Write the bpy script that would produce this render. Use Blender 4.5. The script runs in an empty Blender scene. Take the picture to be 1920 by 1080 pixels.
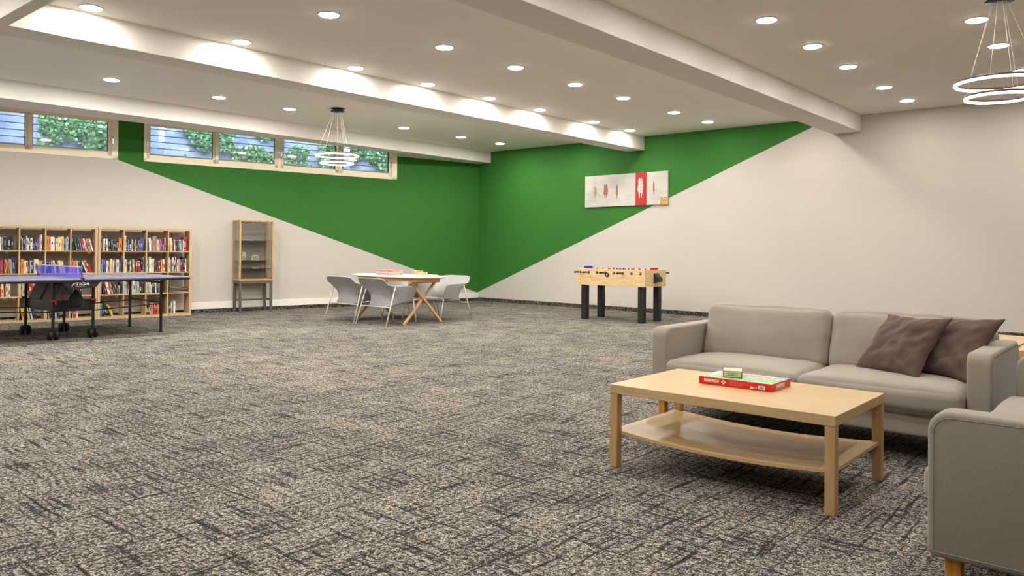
import bpy, bmesh, math, random
from math import sin, cos, pi, radians, sqrt
from mathutils import Vector, Matrix, noise
random.seed(7)
SC = bpy.context.scene
COL = SC.collection

# ------------------------------------------------------------------ camera
CAM_H = 1.1881
yaw, pitch, roll = 0.7090, 0.0096, 0.0094
fw = Vector((cos(yaw) * cos(pitch), sin(yaw) * cos(pitch), sin(pitch)))
r0 = Vector((sin(yaw), -cos(yaw), 0)); u0 = r0.cross(fw)
rt = r0 * cos(roll) + u0 * sin(roll); up = -r0 * sin(roll) + u0 * cos(roll)
cd = bpy.data.cameras.new('camera'); cam = bpy.data.objects.new('camera', cd); COL.objects.link(cam)
cam.matrix_world = Matrix(((rt.x, up.x, -fw.x, 0), (rt.y, up.y, -fw.y, 0), (rt.z, up.z, -fw.z, CAM_H), (0, 0, 0, 1)))
cd.sensor_width = 36; cd.lens = 1452.76 / 1920 * 36
cd.shift_x = 0.0003; cd.shift_y = -(540 - 451.58) / 1920
cd.clip_start = .05; cd.clip_end = 200
SC.camera = cam
# ------------------------------------------------------------------ colour management, world
SC.view_settings.view_transform = 'Standard'; SC.view_settings.look = 'None'
SC.view_settings.exposure = 0.30; SC.view_settings.gamma = 1; SC.view_settings.use_curve_mapping = False
try:
    SC.cycles.use_denoising = True; SC.cycles.max_bounces = 10; SC.cycles.diffuse_bounces = 6
    SC.cycles.sample_clamp_indirect = 6; SC.cycles.caustics_reflective = False; SC.cycles.caustics_refractive = False
except Exception: pass
W = bpy.data.worlds.new('sky'); SC.world = W; W.use_nodes = True
nt = W.node_tree; bg = nt.nodes['Background']
sky = nt.nodes.new('ShaderNodeTexSky'); sky.sky_type = 'NISHITA'; sky.sun_disc = False
sky.sun_elevation = radians(38); sky.sun_rotation = radians(200); sky.air_density = 1.2; sky.dust_density = 2.0
nt.links.new(sky.outputs[0], bg.inputs[0]); bg.inputs[1].default_value = 1.05
LAMP_W = 9.0        # each recessed downlight, watts
LAMP_COL = (1.0, .968, .918)

# ------------------------------------------------------------------ helpers
def lin(c):
    if isinstance(c, str): c = tuple(int(c[i:i + 2], 16) for i in (0, 2, 4))
    return tuple((x / 255 / 12.92) if x / 255 <= .04045 else ((x / 255 + .055) / 1.055) ** 2.4 for x in c) + (1,)
def newmat(name, col=(200, 200, 200), rough=.6, metal=0, spec=.5):
    m = bpy.data.materials.new(name); m.use_nodes = True
    b = m.node_tree.nodes['Principled BSDF']
    b.inputs['Base Color'].default_value = lin(col); b.inputs['Roughness'].default_value = rough
    b.inputs['Metallic'].default_value = metal; b.inputs['Specular IOR Level'].default_value = spec
    return m
class NT:
    def __init__(s, m): s.t = m.node_tree; s.b = s.t.nodes['Principled BSDF']
    def n(s, typ, **k):
        x = s.t.nodes.new('ShaderNode' + typ)
        for a, v in k.items():
            if a.startswith('i_'):
                key = a[2:].replace('_', ' ')
                x.inputs[int(key) if key.isdigit() else key].default_value = v
            else: setattr(x, a, v)
        return x
    def l(s, a, b): s.t.links.new(a, b)
    def coord(s, scale=(1, 1, 1), kind='Object'):
        c = s.n('TexCoord'); m = s.n('Mapping'); m.inputs['Scale'].default_value = scale
        s.l(c.outputs[kind], m.inputs[0]); return m.outputs[0]
    def noise(s, vec, scale=5, detail=3, rough=.55):
        x = s.n('TexNoise'); x.inputs['Scale'].default_value = scale; x.inputs['Detail'].default_value = detail
        x.inputs['Roughness'].default_value = rough; s.l(vec, x.inputs['Vector']); return x.outputs[0]
    def math(s, op, a, b=None, c=None, clamp=False):
        x = s.n('Math', operation=op, use_clamp=clamp)
        for i, v in enumerate((a, b, c)):
            if v is None: continue
            if isinstance(v, (int, float)): x.inputs[i].default_value = v
            else: s.l(v, x.inputs[i])
        return x.outputs[0]
    def ramp(s, fac, stops):
        x = s.n('ValToRGB'); e = x.color_ramp.elements
        while len(e) < len(stops): e.new(.5)
        for i, (p, c) in enumerate(stops): e[i].position = p; e[i].color = lin(c)
        s.l(fac, x.inputs[0]); return x.outputs[0]
    def mix(s, fac, a, b, mode='MIX'):
        x = s.n('Mix', data_type='RGBA', blend_type=mode)
        for i, v in ((0, fac), (6, a), (7, b)):
            if isinstance(v, (int, float)): x.inputs[i].default_value = v
            elif isinstance(v, tuple): x.inputs[i].default_value = v
            else: s.l(v, x.inputs[i])
        return x.outputs[2]
    def bump(s, h, strength=.3, dist=.002):
        x = s.n('Bump'); x.inputs['Strength'].default_value = strength; x.inputs['Distance'].default_value = dist
        s.l(h, x.inputs['Height']); s.l(x.outputs[0], s.b.inputs['Normal'])
    def col(s, c): s.l(c, s.b.inputs['Base Color'])

class MB:
    """collects geometry; build() links it as one mesh object"""
    def __init__(s): s.v = []; s.f = []; s.mi = []; s.m = 0; s.sm = []; s.smooth = False
    def add(s, vs, fs):
        o = len(s.v); s.v += [tuple(v) for v in vs]
        for f in fs: s.f.append([o + i for i in f]); s.mi.append(s.m); s.sm.append(s.smooth)
    def box(s, x0, x1, y0, y1, z0, z1, M=None):
        vs = [Vector((x, y, z)) for x in (x0, x1) for y in (y0, y1) for z in (z0, z1)]
        if M is not None: vs = [M @ v for v in vs]
        s.add(vs, [(0, 1, 3, 2), (4, 6, 7, 5), (0, 4, 5, 1), (2, 3, 7, 6), (0, 2, 6, 4), (1, 5, 7, 3)]); return s
    def prism(s, pts, z0, z1, M=None):
        n = len(pts); a = sum(pts[i][0] * pts[(i + 1) % n][1] - pts[(i + 1) % n][0] * pts[i][1] for i in range(n))
        if a < 0: pts = pts[::-1]
        vs = [Vector((p[0], p[1], z0)) for p in pts] + [Vector((p[0], p[1], z1)) for p in pts]
        if M is not None: vs = [M @ v for v in vs]
        s.add(vs, [tuple(range(n))[::-1], tuple(range(n, 2 * n))] + [(i, (i + 1) % n, n + (i + 1) % n, n + i) for i in range(n)]); return s
    def tube(s, pts, r, n=10, closed=False, cap=True):
        pts = [Vector(p) for p in pts]; k = len(pts); rings = []
        rr = r if isinstance(r, (list, tuple)) else [r] * k
        prev = None
        for i, p in enumerate(pts):
            if closed: t = pts[(i + 1) % k] - pts[i - 1]
            else: t = pts[min(i + 1, k - 1)] - pts[max(i - 1, 0)]
            t.normalize()
            if prev is None: a = t.orthogonal().normalized()
            else: a = (prev - t * prev.dot(t)).normalized()
            prev = a; b = t.cross(a)
            rings.append([p + (a * cos(2 * pi * j / n) + b * sin(2 * pi * j / n)) * rr[i] for j in range(n)])
        vs = [v for g in rings for v in g]; fs = []
        for i in range(k if closed else k - 1):
            o, q = i * n, ((i + 1) % k) * n
            for j in range(n): fs.append((o + j, o + (j + 1) % n, q + (j + 1) % n, q + j))
        if cap and not closed: fs += [tuple(range(n))[::-1], tuple(range((k - 1) * n, k * n))]
        sm = s.smooth; s.smooth = True; s.add(vs, fs); s.smooth = sm; return s
    def sqbar(s, p0, p1, w, d=None, upv=(0, 0, 1)):
        p0, p1 = Vector(p0), Vector(p1); t = (p1 - p0).normalized(); d = d or w
        u = Vector(upv); a = t.cross(u)
        if a.length < 1e-4: a = t.cross(Vector((1, 0, 0)))
        a.normalize(); b = a.cross(t)
        vs = [p + a * (i * w / 2) + b * (j * d / 2) for p in (p0, p1) for i, j in ((-1, -1), (1, -1), (1, 1), (-1, 1))]
        s.add(vs, [(0, 1, 2, 3), (7, 6, 5, 4)] + [(i, 4 + i, 4 + (i + 1) % 4, (i + 1) % 4) for i in range(4)]); return s
    def lathe(s, prof, n=24, c=(0, 0, 0), axis='z'):
        vs = []; c = Vector(c)
        for r, z in prof:
            for j in range(n):
                a = 2 * pi * j / n; x, y = r * cos(a), r * sin(a)
                v = (x, y, z) if axis == 'z' else ((z, x, y) if axis == 'x' else (y, z, x))
                vs.append(c + Vector(v))
        fs = []
        for i in range(len(prof) - 1):
            for j in range(n): fs.append((i * n + j, i * n + (j + 1) % n, (i + 1) * n + (j + 1) % n, (i + 1) * n + j))
        fs += [tuple(range(n))[::-1], tuple(range((len(prof) - 1) * n, len(prof) * n))]
        sm = s.smooth; s.smooth = True; s.add(vs, fs); s.smooth = sm; return s
    def build(s, name, mat=None, parent=None, bevel=0, seg=2, smooth=False, loc=None, subsurf=0):
        me = bpy.data.meshes.new(name); me.from_pydata(s.v, [], s.f)
        mats = mat if isinstance(mat, (list, tuple)) else [mat]
        for m in mats: me.materials.append(m)
        for p, i, q in zip(me.polygons, s.mi, s.sm): p.material_index = i; p.use_smooth = q or smooth
        bm = bmesh.new(); bm.from_mesh(me); bmesh.ops.recalc_face_normals(bm, faces=bm.faces); bm.to_mesh(me); bm.free()
        me.update()
        o = bpy.data.objects.new(name, me); COL.objects.link(o)
        if parent: o.parent = parent
        if loc: o.location = loc
        if bevel:
            b = o.modifiers.new('bevel', 'BEVEL'); b.width = bevel; b.segments = seg; b.limit_method = 'ANGLE'; b.angle_limit = radians(40)
            if seg > 1: b.harden_normals = False
        if subsurf:
            q = o.modifiers.new('sub', 'SUBSURF'); q.levels = subsurf; q.render_levels = subsurf
        return o
def tag(o, label=None, cat=None, group=None, kind=None):
    if label: o['label'] = label
    if cat: o['category'] = cat
    if group: o['group'] = group
    if kind: o['kind'] = kind
    return o
def thing(name, label, cat, loc=(0, 0, 0), rz=0, group=None):
    o = bpy.data.objects.new(name, None); COL.objects.link(o); o.location = loc; o.rotation_euler = (0, 0, rz)
    o.empty_display_size = .1
    return tag(o, label, cat, group)
def dup(o, loc=None, rz=None, label=None, parent=None):
    c = o.copy(); COL.objects.link(c)
    if parent: c.parent = parent
    if loc is not None: c.location = loc
    if rz is not None: c.rotation_euler = (0, 0, rz)
    if label: c['label'] = label
    for ch in [x for x in COL.objects if x.parent == o]: dup(ch, parent=c)
    return c
def softbox(hx, hy, hz, r, bulge=(0, 0, 0), n=10, wrinkle=0, seed=0, fs=6):
    """rounded, bulging cushion-like box centred at origin; returns verts, faces"""
    def axis(h, rr):
        rr = min(rr, h * .98)
        e = [-h, -h + rr * .12, -h + rr * .4, -h + rr * .75, -h + rr]
        m = [(-h + rr) + (2 * h - 2 * rr) * i / n for i in range(1, n)] if h > rr * 1.3 else [0]
        return e + m + [-x for x in reversed(e)]
    X, Y, Z = axis(hx, r), axis(hy, r), axis(hz, r)
    vid = {}; vs = []; fc = []
    def vert(p):
        k = tuple(round(c, 6) for c in p)
        if k in vid: return vid[k]
        q = Vector(p); rr = [min(r, h * .98) for h in (hx, hy, hz)]
        inn = Vector([max(-(h - a), min(h - a, c)) for c, h, a in zip(q, (hx, hy, hz), rr)])
        d = q - inn; dd = Vector([c / a for c, a in zip(d, rr)])
        if dd.length > 1e-6:
            mx = max(abs(c) for c in dd)
            dd = dd.normalized() * mx
            q = inn + Vector([c * a for c, a in zip(dd, rr)])
        u, v, w = p[0] / hx, p[1] / hy, p[2] / hz
        q.x += bulge[0] * (u) * (1 - v * v) * (1 - w * w); q.y += bulge[1] * v * (1 - u * u) * (1 - w * w)
        q.z += bulge[2] * w * (1 - u ** 4) * (1 - v ** 4)
        if wrinkle:
            nn = noise.noise(Vector(q) * fs + Vector((seed, seed * 2, 0))) + .5 * noise.noise(Vector(q) * fs * 2.3 + Vector((seed, 5, 0)))
            if q.length > 0: q += Vector((u, v, w)).normalized() * nn * wrinkle
        vid[k] = len(vs); vs.append(q); return vid[k]
    def face(ax, val, A, B):
        for i in range(len(A) - 1):
            for j in range(len(B) - 1):
                quad = []
                for a, b in ((A[i], B[j]), (A[i + 1], B[j]), (A[i + 1], B[j + 1]), (A[i], B[j + 1])):
                    p = [0, 0, 0]; p[ax] = val; o = [k for k in range(3) if k != ax]; p[o[0]] = a; p[o[1]] = b; quad.append(vert(p))
                fc.append(quad)
    for sg in (-1, 1):
        face(0, sg * hx, Y, Z); face(1, sg * hy, X, Z); face(2, sg * hz, X, Y)
    return vs, fc
def soft_obj(name, x0, x1, y0, y1, z0, z1, r, mat, parent, bulge=(0, 0, 0), wrinkle=0, seed=0, n=10, M=None, fs=6):
    vs, fc = softbox((x1 - x0) / 2, (y1 - y0) / 2, (z1 - z0) / 2, r, bulge, n, wrinkle, seed, fs)
    c = Vector(((x0 + x1) / 2, (y0 + y1) / 2, (z0 + z1) / 2))
    vs = [v + c for v in vs]
    if M is not None: vs = [M @ v for v in vs]
    b = MB(); b.add(vs, fc); return b.build(name, mat, parent, smooth=True)
def text_mesh(body, size, name, mat, parent, M, extrude=.0006, shear=0, bold=0, align='CENTER'):
    cu = bpy.data.curves.new(name, 'FONT'); cu.body = body; cu.size = size; cu.extrude = extrude; cu.align_x = align; cu.align_y = 'CENTER'
    cu.shear = shear; cu.offset = bold; cu.resolution_u = 3
    to = bpy.data.objects.new('tmp_text', cu); COL.objects.link(to)
    dg = bpy.context.evaluated_depsgraph_get(); dg.update()
    me = bpy.data.meshes.new_from_object(to.evaluated_get(dg)); bpy.data.objects.remove(to); bpy.data.curves.remove(cu)
    me.name = name; me.transform(M); me.materials.clear(); me.materials.append(mat)
    o = bpy.data.objects.new(name, me); COL.objects.link(o); o.parent = parent; return o
def basis(o, x, y, z):
    x, y, z = Vector(x), Vector(y), Vector(z)
    return Matrix(((x.x, y.x, z.x, o[0]), (x.y, y.y, z.y, o[1]), (x.z, y.z, z.z, o[2]), (0, 0, 0, 1)))

# ------------------------------------------------------------------ materials
def wood(name, c1, c2, rough=.42, scale=(14, 1.2, 14), bumpy=.05, spec=.4):
    m = newmat(name, c1, rough, spec=spec); t = NT(m)
    v = t.coord(scale); a = t.noise(v, 3, 5, .6); b = t.noise(t.coord(tuple(s * 4 for s in scale)), 6, 3)
    f = t.math('ADD', t.math('MULTIPLY', a, .8), t.math('MULTIPLY', b, .25))
    t.col(t.ramp(f, [(.35, c2), (.68, c1)])); t.bump(b, bumpy, .001); return m
def paint(name, col, rough=.75, var=.012):
    m = newmat(name, col, rough, spec=.25); t = NT(m)
    n = t.noise(t.coord((1, 1, 1)), 1.3, 4)
    c2 = tuple(max(0, x * (1 - var)) for x in col); t.col(t.ramp(n, [(.3, c2), (.7, col)]))
    t.bump(t.noise(t.coord((1, 1, 1)), 160, 2), .04, .001); return m
def fabric(name, col, rough=.95, weave=420, var=.075, bs=.35, tint=None):
    m = newmat(name, col, rough, spec=.12); t = NT(m)
    a = t.noise(t.coord((1, 1, .25)), weave, 2); b = t.noise(t.coord((.25, .6, 1)), weave, 2); g = t.noise(t.coord(), 3.5, 3)
    f = t.math('ADD', t.math('MULTIPLY', t.math('ADD', a, b), .42), t.math('MULTIPLY', g, .16))
    lo = tuple(x * (1 - var) for x in col); hi = tuple(min(255, x * (1 + var * .7)) for x in col)
    t.col(t.ramp(f, [(.36, lo), (.64, hi)])); t.bump(f, bs, .0008); m.node_tree.nodes['Principled BSDF'].inputs['Sheen Weight'].default_value = .15
    return m
MAT = {}
WALLC = (199, 192, 183); GREEN = (52, 112, 42)
MAT['wall'] = paint('wall_paint', WALLC)
MAT['ceiling'] = paint('ceiling_paint', (240, 235, 228), .8)
MAT['beam'] = paint('beam_paint', (230, 225, 218), .75)
def two_tone(name, build_mask):
    m = newmat(name, WALLC, .72, spec=.25); t = NT(m)
    c = t.n('TexCoord'); sx = t.n('SeparateXYZ'); t.l(c.outputs['Object'], sx.inputs[0])
    mask = build_mask(t, sx.outputs)
    n = t.noise(t.coord(), 1.3, 4)
    w = t.ramp(n, [(.3, tuple(x * .988 for x in WALLC)), (.7, WALLC)]); g = t.ramp(n, [(.3, tuple(x * .97 for x in GREEN)), (.7, GREEN)])
    t.col(t.mix(mask, w, g)); t.bump(t.noise(t.coord(), 160, 2), .04, .001); return m
# left wall object coords: x = distance along the wall from the corner, z = height
MAT['wall_left'] = two_tone('wall_paint_green_left', lambda t, o: t.math('MULTIPLY',
    t.math('GREATER_THAN', t.math('SUBTRACT', o[2], t.math('MULTIPLY', o[0], .3238)), .176),
    t.math('LESS_THAN', o[0], 7.446)))
# right wall object coords: y = world Y
MAT['wall_right'] = two_tone('wall_paint_green_right', lambda t, o: t.math('GREATER_THAN',
    t.math('ADD', o[2], t.math('MULTIPLY', o[1], .4062)), .184 + 11.976 * .4062))
MAT['oak'] = wood('light_oak', (212, 180, 137), (194, 158, 112), scale=(1.2, 9, 9))
MAT['oak_y'] = wood('birch_veneer', (200, 174, 130), (184, 154, 108), scale=(12, 1.0, 12), rough=.28)
MAT['oak_v'] = wood('birch_veneer_upright', (190, 158, 110), (172, 138, 90), scale=(14, 14, 1.0), rough=.4)
MAT['shelfwood'] = wood('bookcase_veneer', (200, 174, 134), (182, 152, 110), scale=(8, 8, 1.2), rough=.5)
MAT['pine'] = wood('honey_pine', (206, 168, 112), (180, 136, 80), scale=(12, 12, 1.4), rough=.4)
MAT['ply'] = wood('pale_birch_plywood', (224, 196, 150), (206, 174, 124), scale=(3, 1.6, 9), rough=.45)
MAT['legwood'] = wood('yellow_beech', (204, 148, 60), (176, 118, 40), scale=(14, 14, 1.4), rough=.4)
MAT['trestle'] = wood('beech_trestle', (222, 180, 124), (200, 150, 92), scale=(10, 3, 3), rough=.45)
MAT['greyboard'] = newmat('dark_grey_brown_lacquer', (92, 82, 74), .5)
MAT['sofa'] = fabric('grey_beige_sofa_cloth', (149, 141, 131))
MAT['pillow'] = fabric('taupe_brown_cotton', (88, 72, 64), weave=600, var=.1, bs=.2)
MAT['chair'] = fabric('grey_mesh_cloth', (150, 149, 149), weave=500)
MAT['chairedge'] = newmat('pale_grey_edge', (178, 174, 168), .7)
MAT['chairrod'] = newmat('off_white_steel', (205, 198, 186), .4)
MAT['black'] = newmat('black_plastic', (22, 22, 24), .45)
MAT['blackmetal'] = newmat('black_powder_coat', (20, 20, 24), .4)
MAT['foosleg'] = newmat('black_laminate', (17, 16, 20), .5)
MAT['chrome'] = newmat('chrome', (200, 200, 205), .2, 1)
MAT['white'] = newmat('white_plastic', (225, 222, 215), .45)
MAT['tabletop'] = newmat('white_laminate', (226, 222, 214), .3)
MAT['red'] = newmat('red_plastic', (200, 22, 26), .4)
MAT['blue'] = newmat('blue_plastic', (30, 60, 190), .4)
MAT['trim'] = newmat('white_trim', (232, 227, 218), .5)
MAT['aluframe'] = newmat('cream_window_frame', (248, 236, 208), .38)
MAT['ringbody'] = newmat('dark_brown_metal', (78, 60, 52), .45)
MAT['wirem'] = newmat('pale_steel_wire', (225, 215, 200), .4)
MAT['rubber'] = newmat('black_rubber', (10, 10, 11), .6)
MAT['greypanel'] = newmat('dark_grey_panel', (112, 109, 105), .5)
MAT['clothblack'] = fabric('black_bag_cloth', (26, 24, 26), weave=300)
def emis(name, col, s):
    m = bpy.data.materials.new(name); m.use_nodes = True; n = m.node_tree.nodes; n.clear()
    e = n.new('ShaderNodeEmission'); o = n.new('ShaderNodeOutputMaterial'); e.inputs[0].default_value = col + (1,); e.inputs[1].default_value = s
    m.node_tree.links.new(e.outputs[0], o.inputs[0]); return m
MAT['lamp'] = emis('lit_diffuser', (1.0, .93, .85), 60.0)
MAT['ring'] = emis('lit_ring_diffuser', (1.0, .90, .80), 5.5)
def glassmat(name, tint=(1, 1, 1), refl=.10):
    m = bpy.data.materials.new(name); m.use_nodes = True; n = m.node_tree.nodes; n.clear(); L = m.node_tree.links
    tr = n.new('ShaderNodeBsdfTransparent'); gl = n.new('ShaderNodeBsdfGlossy'); mx = n.new('ShaderNodeMixShader'); o = n.new('ShaderNodeOutputMaterial')
    fr = n.new('ShaderNodeFresnel'); fr.inputs[0].default_value = 1.5; ad = n.new('ShaderNodeMath'); ad.operation = 'MULTIPLY_ADD'
    ad.inputs[1].default_value = 1.0; ad.inputs[2].default_value = refl; ad.use_clamp = True
    tr.inputs[0].default_value = tint + (1,); gl.inputs['Roughness'].default_value = .02
    L.new(fr.outputs[0], ad.inputs[0]); L.new(ad.outputs[0], mx.inputs[0]); L.new(tr.outputs[0], mx.inputs[1]); L.new(gl.outputs[0], mx.inputs[2]); L.new(mx.outputs[0], o.inputs[0])
    return m
MAT['glass'] = glassmat('window_glass', (.93, .97, .95), .09)
MAT['cabglass'] = glassmat('cabinet_glass', (.97, .97, .96), .02)
for _n in MAT['cabglass'].node_tree.nodes:
    if _n.type == 'MATH': _n.inputs[1].default_value = .35
MAT['shelfglass'] = glassmat('glass_shelf', (.86, .92, .90), .05)
def netmat():
    m = bpy.data.materials.new('blue_net_mesh'); m.use_nodes = True; n = m.node_tree.nodes; L = m.node_tree.links
    b = n['Principled BSDF']; b.inputs['Base Color'].default_value = lin((84, 84, 225)); b.inputs['Roughness'].default_value = .8
    b.inputs['Alpha'].default_value = .42; return m
MAT['net'] = netmat()
def carpet(name, vertical=False):
    m = newmat(name, (120, 115, 105), .98, spec=.05); t = NT(m)
    warp = t.n('TexNoise'); warp.inputs['Scale'].default_value = 1.1; warp.inputs['Detail'].default_value = 2
    c = t.coord(); t.l(c, warp.inputs['Vector'])
    wv = t.n('VectorMath', operation='MULTIPLY_ADD'); wv.inputs[1].default_value = (.10, .10, 0); t.l(warp.outputs[1], wv.inputs[0]); t.l(c, wv.inputs[2]); cw = wv.outputs[0]
    def mapped(vec, sc, rot=0):
        x = t.n('Mapping'); x.inputs['Scale'].default_value = sc; x.inputs['Rotation'].default_value = (0, 0, rot); t.l(vec, x.inputs[0]); return x.outputs[0]
    speck = t.noise(mapped(c, (1.0, 1.25, 1), .78), 110, 3, .7)
    speck2 = t.noise(mapped(c, (1.3, 1, 1), .3), 42, 2, .5)
    sx = t.noise(mapped(cw, (2.4, 44, 1)), 1.0, 3, .6); sy = t.noise(mapped(cw, (44, 2.4, 1)), 1.0, 3, .6)
    patch = t.noise(c, 3.2, 3, .6); big = t.noise(c, .55, 2)
    s1 = t.math('MULTIPLY', t.math('SUBTRACT', sx, .54, clamp=True), 1.45)
    s2 = t.math('MULTIPLY', t.math('SUBTRACT', sy, .54, clamp=True), 1.45)
    dens = t.math('ADD', t.math('ADD', s1, s2), t.math('ADD', t.math('MULTIPLY', t.math('SUBTRACT', patch, .5), .15), t.math('MULTIPLY', t.math('SUBTRACT', big, .5), .10)))
    v = t.math('ADD', t.math('ADD', t.math('MULTIPLY', speck, .72), t.math('MULTIPLY', speck2, .38)), t.math('MULTIPLY', dens, .62))
    base = t.ramp(v, [(.462, (182, 172, 158)), (.52, (138, 131, 121)), (.57, (76, 75, 72)), (.63, (44, 45, 46))])
    fl = t.noise(c, 26, 1); base = t.mix(t.math('MULTIPLY', t.math('GREATER_THAN', fl, .71), .3), base, lin((190, 140, 92)))
    fl2 = t.noise(mapped(c, (1, 1, 1), 1.0), 31, 1); base = t.mix(t.math('MULTIPLY', t.math('GREATER_THAN', fl2, .71), .5), base, lin((70, 88, 84)))
    t.col(base); t.bump(t.noise(c, 240, 2), .5, .004); return m
MAT['carpet'] = carpet('speckled_carpet')
def upstand():
    m = newmat('carpet_edge', (52, 52, 50), .98, spec=.05); t = NT(m)
    t.col(t.ramp(t.noise(t.coord(), 60, 2), [(.42, (30, 30, 31)), (.62, (112, 108, 98))])); return m
MAT['upstand'] = upstand()

# ------------------------------------------------------------------ room shell
XW = 12.786; H = 3.334; WA = .175
CX, CY = XW, 11.96
D = Vector((-cos(WA), sin(WA), 0)); N = Vector((-sin(WA), -cos(WA), 0)); TH = pi - WA
def LW(s, off=0, z=0): return Vector((CX, CY, 0)) + D * s + N * off + Vector((0, 0, z))
def struct(o): o['kind'] = 'structure'; return o
def place_left(o): o.location = (CX, CY, 0); o.rotation_euler = (0, 0, TH); return o
XB, YB = -3.2, -3.6        # walls behind the camera
SL = 16.4                  # left wall length
fl = MB(); e = LW(SL)
fl.prism([(XB, YB), (XW, YB), (XW, CY), (e.x, e.y)], -.12, 0)
struct(fl.build('floor', MAT['carpet']))
cl = MB(); e2 = LW(SL, -.3); c2 = LW(0, -.3)
cl.prism([(XB - .2, YB - .2), (XW + .2, YB - .2), (XW + .2, c2.y), (e2.x, e2.y)], H, H + .2)
struct(cl.build('ceiling', MAT['ceiling']))
wl = MB()   # left wall with two window openings (x = s, y = off, z)
WB, WT = 2.60, 3.26
ops = [(2.15, 7.045), (7.45, 9.98)]
wl.box(-.3, SL, -.3, 0, -.12, WB); wl.box(-.3, SL, -.3, 0, WT, H)
xs = [-.3] + [v for o in ops for v in o] + [SL]
for a, b in zip(xs[0::2], xs[1::2]): wl.box(a, b, -.3, 0, WB, WT)
place_left(struct(wl.build('wall_left', MAT['wall_left'])))
wr = MB(); wr.box(XW, XW + .25, YB - .2, CY + .1, -.12, H); struct(wr.build('wall_right', MAT['wall_right']))
wb = MB(); wb.box(XB - .25, XW + .25, YB - .25, YB, -.12, H); struct(wb.build('wall_near', MAT['wall']))
wb = MB(); wb.box(XB - .25, XB, YB, 16.2, -.12, H); struct(wb.build('wall_back', MAT['wall']))
b = MB(); b.box(XW - .012, XW, YB, CY - .005, 0, .078); struct(b.build('baseboard_right', MAT['upstand']))
b = MB(); b.box(.0, SL, 0, .010, 0, .066); place_left(struct(b.build('baseboard_left', MAT['upstand'])))
b = MB(); b.box(.0, SL, 0, .022, .067, .185); place_left(struct(b.build('trim_1', MAT['trim'], bevel=.004)))
# ceiling beams
def beam(n, y0, y1, z0, x0=XB): b = MB(); b.box(x0, XW, y0, y1, z0, H); return struct(b.build('trim_%d' % n, MAT['beam'], bevel=.003, seg=1))
beam(2, 3.757, 4.175, 3.066); beam(3, 7.668, 8.05, 3.072)
b = MB(); pe = LW(2.13)
b.prism([(XB, 11.60), (XW, 11.60), (XW, CY), (LW(2.13).x, LW(2.13).y), (pe.x - .02, 11.86), (8.0, 12.05), (3.5, 12.34), (XB, 12.62)], 3.083, H)
struct(b.build('trim_4', MAT['beam']))
b = MB(); b.box(2.11, 2.225, YB, 7.668, 3.072, H - .001); struct(b.build('trim_5', MAT['beam']))

# ------------------------------------------------------------------ windows
def window(n, s0, s1, panes, handles):
    """frame pieces in wall coordinates; panes = glass (s0, s1) spans"""
    f = MB(); z0, z1 = 2.592, 3.27; y0, y1 = -.09, .014
    f.box(s0, s1, y0, y1, z0, z0 + .055); f.box(s0, s1, y0, y1, z1 - .05, z1); f.box(s0, panes[0][0] - .058, y0, y1, z0, z1); f.box(panes[-1][1] + .058, s1, y0, y1, z0, z1)
    for (a_, b_), (c_, d_) in zip(panes, panes[1:]):
        if c_ - b_ > .125: f.box(b_ + .058, c_ - .058, y0, y1 - .004, z0, z1)
    o = place_left(struct(f.build('window_%d' % n, MAT['aluframe'], bevel=.004)))
    sa = MB(); alt = 0
    for i, (a, b) in enumerate(panes):
        yy0, yy1 = (-.035, -.002) if i % 2 == 0 else (-.062, -.03)
        w = .062
        q = MB(); q.box(a - w, b + w, yy0, yy1, z0 + .045, 2.715); q.box(a - w, b + w, yy0, yy1, 3.2, z1 - .04)
        q.box(a - w, a, yy0, yy1, z0 + .045, z1 - .04); q.box(b, b + w, yy0, yy1, z0 + .045, z1 - .04)
        so = q.build('sash', MAT['aluframe'], o, bevel=.003)
        g = MB(); g.box(a - .01, b + .01, (yy0 + yy1) / 2 - .003, (yy0 + yy1) / 2 + .003, 2.70, 3.21); g.build('pane', MAT['glass'], so)
        k = MB(); k.box(a, b, yy0 + .001, yy1 - .001, 2.715, 2.719); k.box(a, a + .005, yy0 + .001, yy1 - .001, 2.715, 3.2); k.box(b - .005, b, yy0 + .001, yy1 - .001, 2.715, 3.2)
        k.build('seal', MAT['rubber'], so)
    for s in handles:
        h = MB(); h.box(s - .012, s + .012, .002, .02, 2.83, 2.96); h.box(s - .005, s + .005, .02, .028, 2.84, 2.95); h.build('handle', MAT['chrome'], o, bevel=.003)
    return o
window(1, 2.139, 7.05, [(2.33, 3.385), (3.52, 4.585), (4.775, 5.80), (5.90, 6.945)], [2.27, 4.70, 4.64, 7.0])
window(2, 7.445, 9.99, [(7.60, 8.655), (8.755, 9.80)], [7.53])
# horizontal security wires outside each window
def wires(s0, s1, label):
    t = thing('window_guard', label, 'window guard', (CX, CY, 0), TH, 'white wire guards outside the windows')
    for z in (2.76, 2.87, 2.98, 3.09, 3.20):
        w = MB(); w.tube([(s0 + .02, -.345, z), (s1 - .02, -.345, z)], .009, 6); w.build('rail', MAT['white'], t)
    for s in (s0 + .03, s1 - .03):
        w = MB(); w.box(s - .012, s + .012, -.338, -.3005, WB - .02, WT + .02); w.build('post', MAT['white'], t)
wires(2.15, 7.045, 'white wire guard outside the long strip window in the green wall')
wires(7.45, 9.98, 'white wire guard outside the shorter window above the bookcases')
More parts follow.
